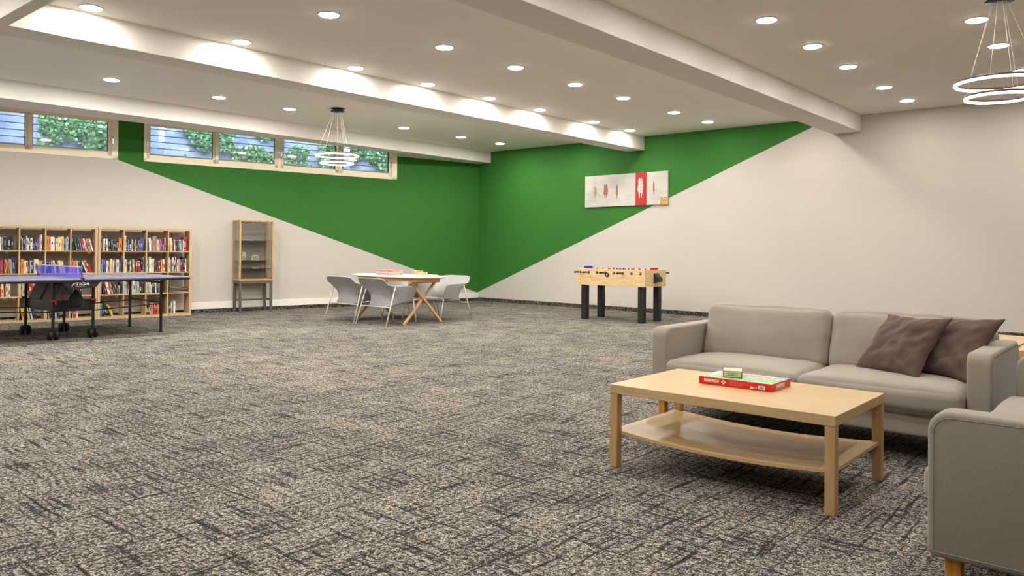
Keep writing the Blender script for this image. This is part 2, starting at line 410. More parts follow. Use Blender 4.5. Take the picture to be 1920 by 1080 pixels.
# outside: rendered wall with ivy
mw = newmat('outdoor_render_wall', (150, 170, 205), .9); t = NT(mw); t.col(t.ramp(t.noise(t.coord(), 2.2, 4), [(.35, (88, 106, 140)), (.65, (140, 156, 186))]))
g = MB(); g.box(-3, 16, -1.95, -1.8, 0, 5.2); place_left(tag(g.build('garden_wall', mw), 'pale blue-grey garden wall behind the ivy outside the windows', 'wall'))
mg = newmat('paving_outside', (205, 205, 200), .9)
g = MB(); g.box(-3, 16, -1.8, -.3, 2.0, 2.1); place_left(struct(g.build('ground', mg)))
def leafmat(name, a, b):
    m = newmat(name, a, .55); t = NT(m); t.col(t.ramp(t.noise(t.coord(), 9, 3), [(.35, b), (.65, a)])); return m
ml = [leafmat('ivy_leaf', (96, 150, 92), (44, 92, 58)), leafmat('ivy_leaf_pale', (150, 190, 160), (90, 140, 110))]
iv = MB(); rnd = random.Random(3)
zones = [(1.4, 3.05, 1), (3.3, 4.1, .55), (4.0, 5.0, .9), (5.0, 5.9, .8), (7.2, 8.35, 1), (9.1, 10.8, .9), (.0, 1.4, .6)]
for a, b_, dn in zones:
    for i in range(int((b_ - a) * 2600 * dn)):
        s = rnd.uniform(a, b_); z = rnd.uniform(2.1, 4.3); y = -1.76 + abs(rnd.gauss(0, .09))
        if noise.noise(Vector((s * 1.3, z * 1.6, 0))) < -.22 * dn: continue
        sz = rnd.uniform(.022, .05); M = Matrix.Translation((s, y, z)) @ Matrix.Rotation(rnd.uniform(-.9, .9), 4, 'Z') @ Matrix.Rotation(rnd.uniform(-.9, .5), 4, 'X') @ Matrix.Rotation(rnd.uniform(0, 6.3), 4, 'Y')
        iv.m = 0 if rnd.random() < .72 else 1
        iv.add([M @ Vector(p) for p in ((0, 0, -sz), (sz * .8, .006, -sz * .2), (sz * .45, 0, sz * .5), (0, .008, sz), (-sz * .45, 0, sz * .5), (-sz * .8, .006, -sz * .2))], [(0, 1, 2, 3, 4, 5)])
o = place_left(iv.build('ivy', ml)); tag(o, 'green ivy climbing the wall outside the windows', 'ivy', kind='stuff')
for k, s in enumerate((2.75, 6.5)):
    p = MB(); p.box(s - .05, s + .05, -1.10, -1.0, 2.1, 4.2)
    place_left(tag(p.build('garden_post', newmat('pale_post_paint_%d' % k, (190, 200, 225), .7), bevel=.004), ('pale post outside the right end of the long window', 'pale post outside the left end of the long window')[k], 'post', 'pale posts outside the long window'))

# ------------------------------------------------------------------ downlights
def make_downlight():
    t = thing('ceiling_light', 'x', 'ceiling light', (0, 0, H), 0, 'recessed round downlights')
    r = MB(); r.lathe([(.088, 0), (.102, 0), (.104, -.003), (.100, -.007), (.090, -.0065), (.088, -.003)], 32); r.build('trim_ring', MAT['white'], t)
    d = MB(); d.lathe([(.02, -.001), (.086, -.001), (.088, -.008), (.084, -.0115), (.02, -.012)], 32); d.build('diffuser', MAT['lamp'], t)
    ld = bpy.data.lights.new('downlight_lamp', 'AREA'); ld.shape = 'DISK'; ld.size = .16; ld.energy = LAMP_W; ld.color = LAMP_COL; ld.spread = radians(180)
    lo = bpy.data.objects.new('lamp', ld); COL.objects.link(lo); lo.parent = t; lo.location = (0, 0, -.0135)
    return t
XS = [-.2, 1.33, 2.82, 4.31, 5.80, 6.98, 8.18, 9.34, 10.80, 11.94]
ORD = ['first', 'second', 'third', 'fourth', 'fifth', 'sixth', 'seventh', 'eighth', 'ninth', 'tenth', 'eleventh', 'twelfth', 'thirteenth', 'fourteenth', 'fifteenth', 'sixteenth']
rows = [(10.52, 'of the row nearest the windows', [x - .075 for x in XS if abs(x - 8.18) > .01]),
        (9.03, 'of the row behind the middle beam', XS), (7.465, 'of the row hugging the middle beam', XS),
        (5.95, 'of the row midway between big beams', XS), (4.45, 'of the row behind the near beam', XS),
        (2.893, 'of the row just right of near beam', [x + .0 for x in XS]), (1.398, 'of the row by near ring pendant', XS),
        (-.1, 'of the row beyond the right edge', XS)]
dl = None; LD = {}
ROWK = {10.52: 2.2, 9.03: 1.9, 7.465: 1.1, 5.95: 1.05, 4.45: .85, 2.893: .74, 1.398: .70, -.1: .68}
for y, nm, xs_ in rows:
    for i, x in enumerate(sorted(xs_, reverse=True)):
        lab = '%s round downlight from the right wall, %s' % (ORD[i], nm)
        if dl is None: dl = make_downlight(); dl.location = (x, y, H); dl['label'] = lab; cur = dl
        else: cur = dup(dl, (x, y, H), 0, lab)
        lobj = [q for q in COL.objects if q.parent == cur and q.type == 'LIGHT'][0]
        kx = .58 if x > 11.5 else (.76 if x > 10.5 else 1.0); key = (y, kx)
        if y > 10: kx = 1.75 if x < 9.0 else max(kx, .8)
        key = (y, kx)
        if key not in LD: LD[key] = lobj.data.copy(); LD[key].energy = LAMP_W * ROWK[y] * kx
        lobj.data = LD[key]

# ------------------------------------------------------------------ ring pendants
def make_pendant(label):
    t = thing('pendant_light', label, 'pendant light', (0, 0, H), 0, 'double ring pendants')
    c = MB(); c.lathe([(.001, 0), (.10, 0), (.11, -.006), (.085, -.012), (.085, -.038), (.11, -.044), (.11, -.05), (.001, -.05)], 32); c.build('canopy', MAT['blackmetal'], t)
    for R, z, ph in ((.32, 2.61 - H, .3), (.245, 2.49 - H, .9)):
        n = 72
        def ringprof(pr, name, mat):
            m = MB(); vs = []; k = len(pr)
            for j in range(n):
                a = 2 * pi * j / n
                for rr, zz in pr: vs.append(((R + rr) * cos(a), (R + rr) * sin(a), z + zz))
            m.smooth = True
            m.add(vs, [(j * k + i, j * k + (i + 1) % k, ((j + 1) % n) * k + (i + 1) % k, ((j + 1) % n) * k + i) for j in range(n) for i in range(k)])
            return m.build(name, mat, t)
        body = ringprof([(-.012, .018), (.012, .018), (.013, -.001), (-.013, -.001)], 'ring', MAT['ringbody'])
        ringprof([(-.0125, -.0012), (.0125, -.0012), (.014, -.012), (.008, -.020), (-.008, -.020), (-.014, -.012)], 'diffuser', MAT['ring'])
        for q in range(3):
            a = ph + q * 2 * pi / 3
            w = MB(); w.tube([(.055 * cos(a), .055 * sin(a), -.045), (R * cos(a), R * sin(a), z + .016)], .0016, 5); w.build('wire', MAT['wirem'], t)
    return t
pd = make_pendant('black double ring pendant hanging in front of the strip window'); pd.location = (7.349, 9.893, H)
dup(pd, (7.5276, 1.1215, H), .7, 'large double ring pendant hanging at the upper right over the sofas')

# ------------------------------------------------------------------ coffee tables
def make_coffee_table(label):
    t = thing('coffee_table', label, 'coffee table', (0, 0, 0), 0, None)
    w, l, h = .767, 1.2, .45
    b = MB(); b.box(0, w, 0, l, h - .049, h); b.build('tabletop', MAT['oak_y'], t, bevel=.0025)
    for x in (0, w - .05):
        for y in (0, l - .05):
            b = MB(); b.box(x + .0015, x + .0485, y + .0015, y + .0485, 0, h - .05); b.build('leg', MAT['oak_v'], t, bevel=.0025)
    # sagging lower shelf notched round the legs
    b = MB(); n = 20; th = .016; x0, x1 = .028, w - .028; m = .054
    prof = []
    for i in range(n + 1):
        y = .012 + (l - .024) * i / n; prof.append((y, .205 - .034 * (1 - (2 * i / n - 1) ** 2) ** 1.0))
    vs = []; fs = []
    ys = [.012, m] + [p[0] for p in prof if m + .01 < p[0] < l - m - .01] + [l - m, l - .012]
    zf = lambda y: .205 - .034 * (1 - ((y - l / 2) / (l / 2)) ** 2)
    for i in range(len(ys) - 1):
        a, c = ys[i], ys[i + 1]; q0, q1 = (m, w - m) if (i == 0 or i == len(ys) - 2) else (x0, x1)
        o_ = len(vs)
        for x in (q0, q1):
            for y in (a, c):
                for dz in (0, -th): vs.append((x, y, zf(y) + dz))
        f = [(0, 4, 6, 2), (1, 3, 7, 5), (0, 2, 3, 1), (4, 5, 7, 6)]
        if i == 0: f.append((0, 1, 5, 4))
        if i == len(ys) - 2: f.append((2, 6, 7, 3))
        fs += [tuple(o_ + k for k in g_) for g_ in f]
        if i in (0, len(ys) - 3):   # step faces at the notches
            yy = c; 
            for (p, q) in ((x0, m), (w - m, x1)):
                o2 = len(vs); vs += [(p, yy, zf(yy)), (q, yy, zf(yy)), (q, yy, zf(yy) - th), (p, yy, zf(yy) - th)]; fs.append((o2, o2 + 1, o2 + 2, o2 + 3))
    b.smooth = False; b.add(vs, fs)
    sh = b.build('shelf', MAT['oak_y'], t)
    return t
ct = make_coffee_table('light birch coffee table with curved lower shelf in front of the grey sofa'); ct.location = (3.5826, 1.1558, 0)
ct['group'] = 'birch coffee tables'
sb = dup(ct, (7.0, .935, 0), -pi / 2, 'birch table behind the right arm of the long sofa, nearer the edge of the view')
dup(ct, (7.0, 1.72, 0), -pi / 2, 'birch table by the right wall hidden mostly behind the brown pillows')

# ------------------------------------------------------------------ game boxes on the coffee table
mr = newmat('printed_red_card', (208, 24, 30), .35)
def boardprint():
    m = newmat('printed_lid', (190, 210, 180), .35); t = NT(m)
    n = t.noise(t.coord((20, 9, 1)), 1.6, 3, .6)
    t.col(t.ramp(n, [(.32, (214, 96, 90)), (.40, (226, 214, 200)), (.46, (104, 178, 112)), (.58, (130, 192, 138)), (.63, (222, 214, 208)), (.72, (92, 134, 200))])); return m
gb = thing('board_game_box', 'red board game box with green printed lid lying on the coffee table', 'board game', (3.953, 1.598, .4505))
b = MB(); b.box(0, .258, 0, .413, 0, .0395); b.build('box_body', mr, gb, bevel=.0015)
b = MB(); b.box(.002, .256, .002, .411, .0395, .0405); b.build('lid_print', boardprint(), gb)
q = MB(); q.box(.165, .222, .03, .375, .0404, .0407); q.build('title_band', newmat('pale_pink_print', (214, 190, 186), .4), gb)
text_mesh('MONOPOLY', .058, 'lid_title', newmat('red_white_print', (190, 92, 92), .4), gb, Matrix.Translation((.192, .20, .0408)) @ basis((0, 0, 0), (0, -1, 0), (1, 0, 0), (0, 0, 1)), .0002, bold=.002)
mlb = newmat('light_blue_print', (110, 150, 210), .4)
for ya, yb_ in ((.002, .07), (.33, .411)): q = MB(); q.box(.225, .256, ya, yb_, .0404, .0409); q.build('corner_print', mlb, gb)
FR = basis((-.0006, 0, 0), (0, -1, 0), (0, 0, 1), (-1, 0, 0))   # front (long side) faces -X; text runs toward -Y
def on_front(y, z): return Matrix.Translation((-.0008, y, z)) @ basis((0, 0, 0), (0, -1, 0), (0, 0, 1), (-1, 0, 0))
def on_end(x, z): return Matrix.Translation((x, -.0008, z)) @ basis((0, 0, 0), (1, 0, 0), (0, 0, 1), (0, -1, 0))
mwh = newmat('white_print', (240, 236, 226), .5); mdk = newmat('dark_print', (40, 18, 18), .5); mcr = newmat('cream_print', (225, 220, 190), .5)
def plate(name, M, w, h, mat, par, th=.0005): q = MB(); q.box(-w / 2, w / 2, -h / 2, h / 2, 0, th, M); return q.build(name, mat, par)
plate('title_panel', on_front(.338, .022), .084, .017, mwh, gb); plate('title_panel', on_front(.338, .022), .081, .0145, mr, gb, .0008)
text_mesh('MONOPOLY', .0155, 'title', mwh, gb, on_front(.338, .022) @ Matrix.Translation((0, 0, .001)), .0003, bold=.0006)
d = MB(); d.prism([(-.013, 0), (0, -.013), (.013, 0), (0, .013)], 0, .0006, on_front(.268, .021)); d.build('diamond_mark', mcr, gb)
d = MB(); d.prism([(-.006, 0), (0, -.006), (.006, 0), (0, .006)], .0006, .0009, on_front(.268, .021)); d.build('diamond_mark', newmat('green_print', (110, 160, 110), .5), gb)
for i in range(5):
    q = MB(); q.box(-.045, .03 + .012 * ((i * 7) % 3), -.0007, .0007, 0, .0004, on_front(.19, .030 - i * .005)); q.build('small_print', newmat('pale_red_print_%d' % i, (226, 120, 104), .5), gb)
plate('barcode_panel', on_front(.055, .017), .040, .019, mwh, gb)
bc = MB()
for i in range(13):
    x = -.013 + i * .0021; bc.box(x, x + (.0012 if i % 3 else .0006), -.007, .007, .0005, .0008, on_front(.055, .017))
bc.build('barcode', newmat('black_print', (25, 25, 25), .5), gb)
plate('sticker', on_front(.108, .012), .017, .011, mcr, gb)
text_mesh('CE', .013, 'mark', mwh, gb, on_front(.088, .013), .0003)
plate('title_panel', on_end(.115, .021), .118, .021, mwh, gb); plate('title_panel', on_end(.115, .021), .113, .0175, mr, gb, .0008)
text_mesh('MONOPOLY', .0195, 'title', mwh, gb, on_end(.115, .021) @ Matrix.Translation((0, 0, .001)), .0003, bold=.0008)
plate('underline', on_end(.125, .0065), .15, .0014, mwh, gb)
cb = thing('card_game_box', 'small cream card box with green nameplate standing on the red game box', 'card game', (4.012, 1.841, .4915), radians(24))
mcream = newmat('cream_card', (216, 208, 150), .5); mgr = newmat('green_nameplate', (30, 120, 40), .5); mbr = newmat('brown_edge', (52, 40, 18), .5)
b = MB(); b.box(0, .128, -.05, .05, 0, .036); b.build('box_body', newmat('cream_lid', (196, 184, 156), .5), cb, bevel=.001)
b = MB(); b.box(-.0006, 0, -.0502, .0502, 0, .0362)
for q_ in ((0, .128, -.0505, -.049, .0345, .0364), (0, .128, .049, .0505, .0345, .0364), (.1265, .1285, -.05, .05, .0345, .0364)): b.box(*q_)
b.build('edge_print', mbr, cb); b = MB(); b.box(-.0012, -.0005, -.0465, .0465, .003, .0335); b.build('face_print', mcream, cb)
b = MB(); b.box(-.0018, -.001, -.029, .029, .011, .0255); b.build('nameplate', mgr, cb)
text_mesh('DEBATABLE', .0112, 'title', mwh, cb, Matrix.Translation((-.002, 0, .018)) @ basis((0, 0, 0), (0, -1, 0), (0, 0, 1), (-1, 0, 0)), .0002, bold=.0003)

# ------------------------------------------------------------------ sofas
def make_sofa(name, label, cat, W_, seats=2, far=False):
    """local: x 0 (front) -> .93 (back), y 0 (right arm outside) -> W_"""
    t = thing(name, label, cat); m = MAT['sofa']; A = .12; Dp = .93
    for k, y0 in enumerate((0, W_ - A)):
        def rr(ins, radii):
            x0_, x1_, z0_, z1_ = ins, Dp - ins, .145 + ins, .645 - ins; P_ = []
            for (cx_, cz_, a0, r_) in ((x0_, z1_, pi, radii[0]), (x1_, z1_, pi / 2, radii[1]), (x1_, z0_, 0, radii[2]), (x0_, z0_, -pi / 2, radii[3])):
                r_ = max(.006, r_ - ins); sx_ = 1 if cx_ == x0_ else -1; sz_ = 1 if cz_ == z0_ else -1
                for q_ in range(7):
                    an = a0 - q_ / 6 * pi / 2; P_.append((cx_ + sx_ * r_ + r_ * cos(an), cz_ + sz_ * r_ + r_ * sin(an)))
            return P_
        YZ = Matrix(((1, 0, 0, 0), (0, 0, 1, 0), (0, 1, 0, 0), (0, 0, 0, 1)))
        ar = MB(); ar.prism(rr(0, (.07, .05, .02, .03)), y0, y0 + A, YZ); ao = ar.build('armrest', m, t, bevel=.017, seg=4, smooth=True)
        ao.modifiers['bevel'].angle_limit = radians(60)
        yy = y0 - .0005 if k == 0 else y0 + A + .0005
        s = MB(); s.tube([(x_, yy, z_) for x_, z_ in rr(.02, (.075, .05, .03, .035))], .0016, 6, closed=True); s.build('piping', m, t)
    soft_obj('base', .012, Dp - .02, A - .01, W_ - A + .01, .147, .30, .02, m, t, n=8)
    soft_obj('backrest_frame', Dp - .13, Dp, A - .02, W_ - A + .02, .16, .70, .035, m, t, n=8)
    iw = (W_ - 2 * A) / seats
    for i in range(seats):
        y0 = A + i * iw + .003; y1 = A + (i + 1) * iw - .003
        soft_obj('seat_cushion', -.045, Dp - .30, y0, y1, .285, .425, .045, m, t, (.012, .004, .032), .006, 11 + i * 5, n=16)
        Mb = Matrix.Translation((.50, 0, .425)) @ Matrix.Rotation(radians(17), 4, 'Y')
        soft_obj('back_cushion', 0, .17, y0, y1, -.02, .392, .06, m, t, (.035, .004, .015), .009, 23 + i * 7, n=16, M=Mb, fs=5)
    for x in (.05, Dp - .10):
        for y in (.03, W_ - .08):
            b = MB(); b.box(x, x + .05, y, y + .05, 0, .15); b.build('leg', MAT['legwood'], t, bevel=.003)
    return t
s1 = make_sofa('sofa', 'long grey sofa behind the coffee table with two brown pillows', 'sofa', 2.065)
s1.location = (4.80, .745, 0); s1['group'] = 'grey sofas'
s2 = dup(s1, (2.968, .652, 0), -pi / 2, 'grey sofa in the lower right corner, seen from its armrest side')
# pillows
def make_pillow(label, C, S=.44, seed=0):
    n = 34; vs = []; fs = []
    R = Matrix(((.6868, .4259, .5891), (-.3297, .9047, -.2698), (-.6478, -.009, .7617)))
    for side in (-1, 1):
        for i in range(n + 1):
            for j in range(n + 1):
                u = 2 * i / n - 1; v = 2 * j / n - 1
                au, av = abs(u), abs(v)
                prof = max(0, (1 - au ** 2.6)) ** .55 * max(0, (1 - av ** 2.6)) ** .55
                pin = 1 - .07 * (1 - (u * u) ** 1.2) if av > .0 else 1
                x = side * (.004 + .068 * prof)
                yy = u * S / 2 * (1 + .10 * max(0, au * av - .35) - .075 * (1 - v * v)); zz = v * S / 2 * (1 + .10 * max(0, au * av - .35) - .075 * (1 - u * u))
                w = noise.noise(Vector((u * 2.2 + seed, v * 2.2, side))) * .020 + noise.noise(Vector((u * 4 + v * 3 + seed, v * 1.6 - u, 3))) * .013 + noise.noise(Vector((u * 9 + v * 7 + seed, v * 3 - u * 2, 8))) * .004
                q = max(0, 1 - ((u + .55) ** 2 + (v + .7) ** 2) / .7)
                w += q * .012 * sin(9 * (u * .6 - v) + 3 * u)
                x += w * (1 if side < 0 else .4) * min(1, prof * 1.6)
                vs.append((x, yy, zz))
        o = 0 if side < 0 else (n + 1) ** 2
        for i in range(n):
            for j in range(n):
                a = o + i * (n + 1) + j; fs.append((a, a + 1, a + n + 2, a + n + 1))
    b = MB(); b.smooth = True; b.add(vs, fs)
    o2 = (n + 1) ** 2; rim = [(i, 0) for i in range(n)] + [(n, j) for j in range(n)] + [(i, n) for i in range(n, 0, -1)] + [(0, j) for j in range(n, 0, -1)]
    ids = [i * (n + 1) + j for i, j in rim]
    for a, c in zip(ids, ids[1:] + ids[:1]): b.f.append([a, c, c + o2, a + o2]); b.mi.append(0); b.sm.append(True)
    o = b.build('throw_pillow', MAT['pillow'], None, smooth=True)
    o.matrix_world = Matrix.Translation(C) @ R.to_4x4()
    tag(o, label, 'pillow', 'brown throw pillows on the long sofa'); return o
make_pillow('brown throw pillow lying in front of another on the long sofa', (5.235, 1.295, .612), seed=0)
make_pillow('brown throw pillow tucked behind the front one against the sofa arm', (5.30, 1.035, .618), seed=9)

# ------------------------------------------------------------------ football table
ft = thing('foosball_table', 'pale wooden table football game on black legs by the right wall', 'table football', (10.76, 6.432, 0))
FW, FL, Z0, Z1 = .685, 1.325, .583, .858; th = .028
b = MB(); b.box(0, th, 0, FL, Z0, Z1); b.box(FW - th, FW, 0, FL, Z0, Z1); b.box(th, FW - th, 0, th, Z0, Z1); b.box(th, FW - th, FL - th, FL, Z0, Z1)
b.build('cabinet', MAT['ply'], ft, bevel=.004)
b = MB(); b.box(th, FW - th, th, FL - th, .70, .715); b.build('playfield', newmat('green_pitch', (60, 120, 70), .6), ft)
for x in (.05, FW - .15):
    for y in (.055, FL - .155):
        b = MB(); b.sqbar((x + .05, y + .05, 0), (x + .05, y + .05, Z0 + .01), .10); b.build('leg', MAT['foosleg'], ft, bevel=.006)
rz = .80; teams = [0, 0, 1, 0, 1, 0, 1, 1]; counts = [1, 2, 3, 5, 5, 3, 2, 1]
for i in range(8):
    y = FL - .075 - i * (FL - .15) / 7; near = teams[i] == 0
    r = MB(); r.tube([(-.055 if near else -.03, y, rz), (FW + (.03 if near else .12), y, rz)], .007, 8); rod = r.build('rod', MAT['chrome'], ft)
    for k in range(counts[i]):
        x = FW / 2 + (k - (counts[i] - 1) / 2) * (.105 if counts[i] > 3 else .17)
        p = MB(); M = Matrix.Translation((x, y, 0))
        p.box(-.016, .016, -.011, .011, rz - .03, rz + .045, M); p.lathe([(.001, rz + .044), (.010, rz + .046), (.014, rz + .06), (.010, rz + .073), (.001, rz + .075)], 10, (x, y, 0))
        p.box(-.012, .012, -.014, .014, rz - .08, rz - .03, M); p.build('player', MAT['blue'] if teams[i] == 0 else MAT['red'], rod, bevel=.002)
    q = MB(); q.lathe([(.012, -.012), (.021, -.010), (.021, .0), (.012, .0)], 16, (0, y, rz), 'x'); q.lathe([(.012, 0), (.021, .0), (.021, .010), (.012, .012)], 16, (FW, y, rz), 'x'); q.build('bearing', MAT['black'], rod)
    hx = (-.175, -.05) if near else (FW + .10, FW + .225)
    q = MB(); q.lathe([(.010, hx[0]), (.016, hx[0] + .006), (.017, hx[0] + .03), (.013, (hx[0] + hx[1]) / 2), (.016, hx[1] - .012), (.010, hx[1])], 14, (0, y, rz), 'x'); q.build('handle', MAT['black'], rod)
q = MB(); q.lathe([(.036, -.012), (.030, -.014), (.022, -.004), (.036, .0)], 24, (0, FL * .535, rz - .035), 'x'); c_ = q.build('ball_cup', MAT['black'], ft)
q = MB(); q.lathe([(.001, -.022), (.010, -.018), (.015, -.008), (.010, -.004)], 14, (0, FL * .535, rz - .035), 'x'); q.build('ball', MAT['white'], c_)
q = MB(); q.prism([(.28, -.012), (.42, -.012), (.42, 0), (.28, 0)], .655, .805)
q.add([(.28, -.012, .80), (.42, -.012, .80), (.42, -.085, .72), (.28, -.085, .72), (.28, -.085, .665), (.42, -.085, .665), (.28, -.012, .655), (.42, -.012, .655)], [(0, 1, 2, 3), (3, 2, 5, 4), (4, 5, 7, 6), (0, 3, 4, 6), (1, 7, 5, 2)])
q.build('goal_pocket', MAT['black'], ft)
for y, mt, nm in ((.014, 'red', 'score_counter'), (FL - .014, 'blue', 'score_counter')):
    q = MB(); q.tube([(.18, y, Z1 + .018), (.50, y, Z1 + .018)], .003, 6)
    for k in range(10): q.box(.21 + k * .022, .229 + k * .022, y - .014, y + .014, Z1 + .001, Z1 + .033)
    q.build(nm, MAT[mt], ft)['label'] = mt + ' score beads'
q = MB()
for y, z in ((.06, .62), (.06, .68), (FL - .07, .62), (FL - .07, .68), (.16, .62), (.16, .68)): q.lathe([(.001, -.003), (.006, -.003), (.006, .001), (.001, .001)], 8, (0, y, z), 'x')
for x, z in ((.04, .62), (.04, .80), (FW - .05, .62), (FW - .05, .68)): q.lathe([(.001, -.003), (.006, -.003), (.006, .001), (.001, .001)], 8, (x, 0, z), 'y')
q.build('bolts', MAT['black'], ft)

# ------------------------------------------------------------------ painting on the right wall
pa = thing('painting', 'long white canvas with a red stripe and five rust figures on the right wall', 'painting', (XW - .002, 9.008, 2.018), 0)
PL = 1.865; PH = .622; pth = .035
def pp(u, v): return (0, -u * PL, v * PH + .012 * u)       # u 0..1 left to right
mcv = newmat('painted_canvas', (222, 216, 206), .8); t = NT(mcv)
t.col(t.ramp(t.noise(t.coord((1, 1.2, 2.5)), 2.2, 5), [(.34, (186, 182, 175)), (.6, (200, 196, 188))]))
b = MB(); b.prism([pp(0, 0)[1:], pp(1, 0)[1:], pp(1, 1)[1:], pp(0, 1)[1:]], 0, pth, basis((0, 0, 0), (0, 1, 0), (0, 0, 1), (-1, 0, 0)))
b.build('canvas', mcv, pa, bevel=.003)
PM = basis((-pth, 0, 0), (0, 1, 0), (0, 0, 1), (-1, 0, 0))
def patch(name, u0, u1, v0, v1, mat, th=.0015):
    q = MB(); q.prism([pp(u0, v0)[1:], pp(u1, v0)[1:], pp(u1, v1)[1:], pp(u0, v1)[1:]], 0, th, PM); return q.build(name, mat, pa)
patch('red_stripe', .628, .760, .0, 1.0, newmat('red_paint', (184, 36, 42), .7))
mgold = newmat('gold_leaf', (196, 150, 78), .5); t = NT(mgold); t.col(t.ramp(t.noise(t.coord(), 60, 3), [(.35, (150, 104, 48)), (.65, (222, 184, 110))]))
patch('gold_square', .915, 1.003, -.012, .225, mgold, .003)
def figure(u, vc, w, h, cols, seed, alt=None):
    r = random.Random(seed)
    for i, c in enumerate(cols):
        m = newmat('figure_paint_%d_%d' % (seed, i), c, .8)
        q = MB(); uo = u + (i - (len(cols) - 1) / 2) * w * .45; pts = []; n = 14; ww = w * (.75 if len(cols) > 1 else 1)
        for k in range(n + 1):
            a = k / n; y = vc - h / 2 + h * a
            wd = ww / 2 * (.18 + .82 * sin(pi * min(1, a * .95 + .05)) ** .7) * (.7 + .6 * r.random()) * (.45 if a < .25 else 1); pts.append((uo + wd, y))
        for k in range(n, -1, -1):
            a = k / n; y = vc - h / 2 + h * a
            wd = ww / 2 * (.18 + .82 * sin(pi * min(1, a * .95 + .05)) ** .7) * (.7 + .6 * r.random()) * (.45 if a < .25 else 1); pts.append((uo - wd, y))
        P2 = [pp(a, c_)[1:] for a, c_ in pts]; nq = n + 1
        z = .0016 + i * .0004 + (.0006 if alt else 0); vs = [PM @ Vector((p[0], p[1], z)) for p in P2]; fs = [(k, k + 1, 2 * nq - 2 - k, 2 * nq - 1 - k) for k in range(n)]
        q.add(vs, fs); q.build('figure', m, pa)
figure(.125, .47, .045, .40, [(182, 172, 158), (166, 144, 124)], 1)
figure(.265, .50, .044, .44, [(136, 104, 86), (160, 106, 76)], 2)
figure(.405, .46, .026, .44, [(150, 104, 72)], 3)
figure(.688, .54, .05, .62, [(206, 206, 196), (190, 188, 176)], 4, True)
figure(.842, .52, .022, .44, [(176, 112, 80)], 5)

# ------------------------------------------------------------------ dining table
dt = thing('dining_table', 'oval white topped table on crossed wooden legs in the far corner', 'table', (8.315, 9.55, 0))
def oval(a, b_, n=64, p=2.5): return [(a * abs(cos(q)) ** (2 / p) * (1 if cos(q) > 0 else -1), b_ * abs(sin(q)) ** (2 / p) * (1 if sin(q) > 0 else -1)) for q in [2 * pi * k / n for k in range(n)]]
AA, BB = .45, .955
b = MB(); b.prism(oval(AA, BB), .722, .74); b.build('tabletop', MAT['tabletop'], dt, bevel=.002)
b = MB()
p0, p1 = oval(AA - .003, BB - .003), oval(AA - .06, BB - .075); n = len(p0)
b.add([(x, y, .7215) for x, y in p0] + [(x, y, .702) for x, y in p1], [tuple(range(n))[::-1], tuple(range(n, 2 * n))] + [(i, (i + 1) % n, n + (i + 1) % n, n + i) for i in range(n)])
b.build('edge', MAT['trestle'], dt)
b = MB(); b.prism(oval(AA - .085, BB - .11), .658, .702); b.build('apron', MAT['trestle'], dt)
b = MB(); b.box(-.30, .30, -.66, -.60, .635, .658); b.build('crossbar', MAT['trestle'], dt); b = MB(); b.box(-.30, .30, .54, .60, .635, .658); b.build('crossbar', MAT['trestle'], dt)
for y in (-.605, .545):
    for k, sx in enumerate((-1, 1)):
        yo = y + (k - .5) * .035
        b = MB(); b.sqbar((-.385 * sx, yo, .0), (.275 * sx, yo, .655), .036, .03, (0, 1, 0)); b.build('leg', MAT['trestle'], dt, bevel=.005)
b = MB(); b.sqbar((-.03, -.59, .385), (-.03, .53, .385), .05, .026); b.build('stretcher', MAT['trestle'], dt, bevel=.004)

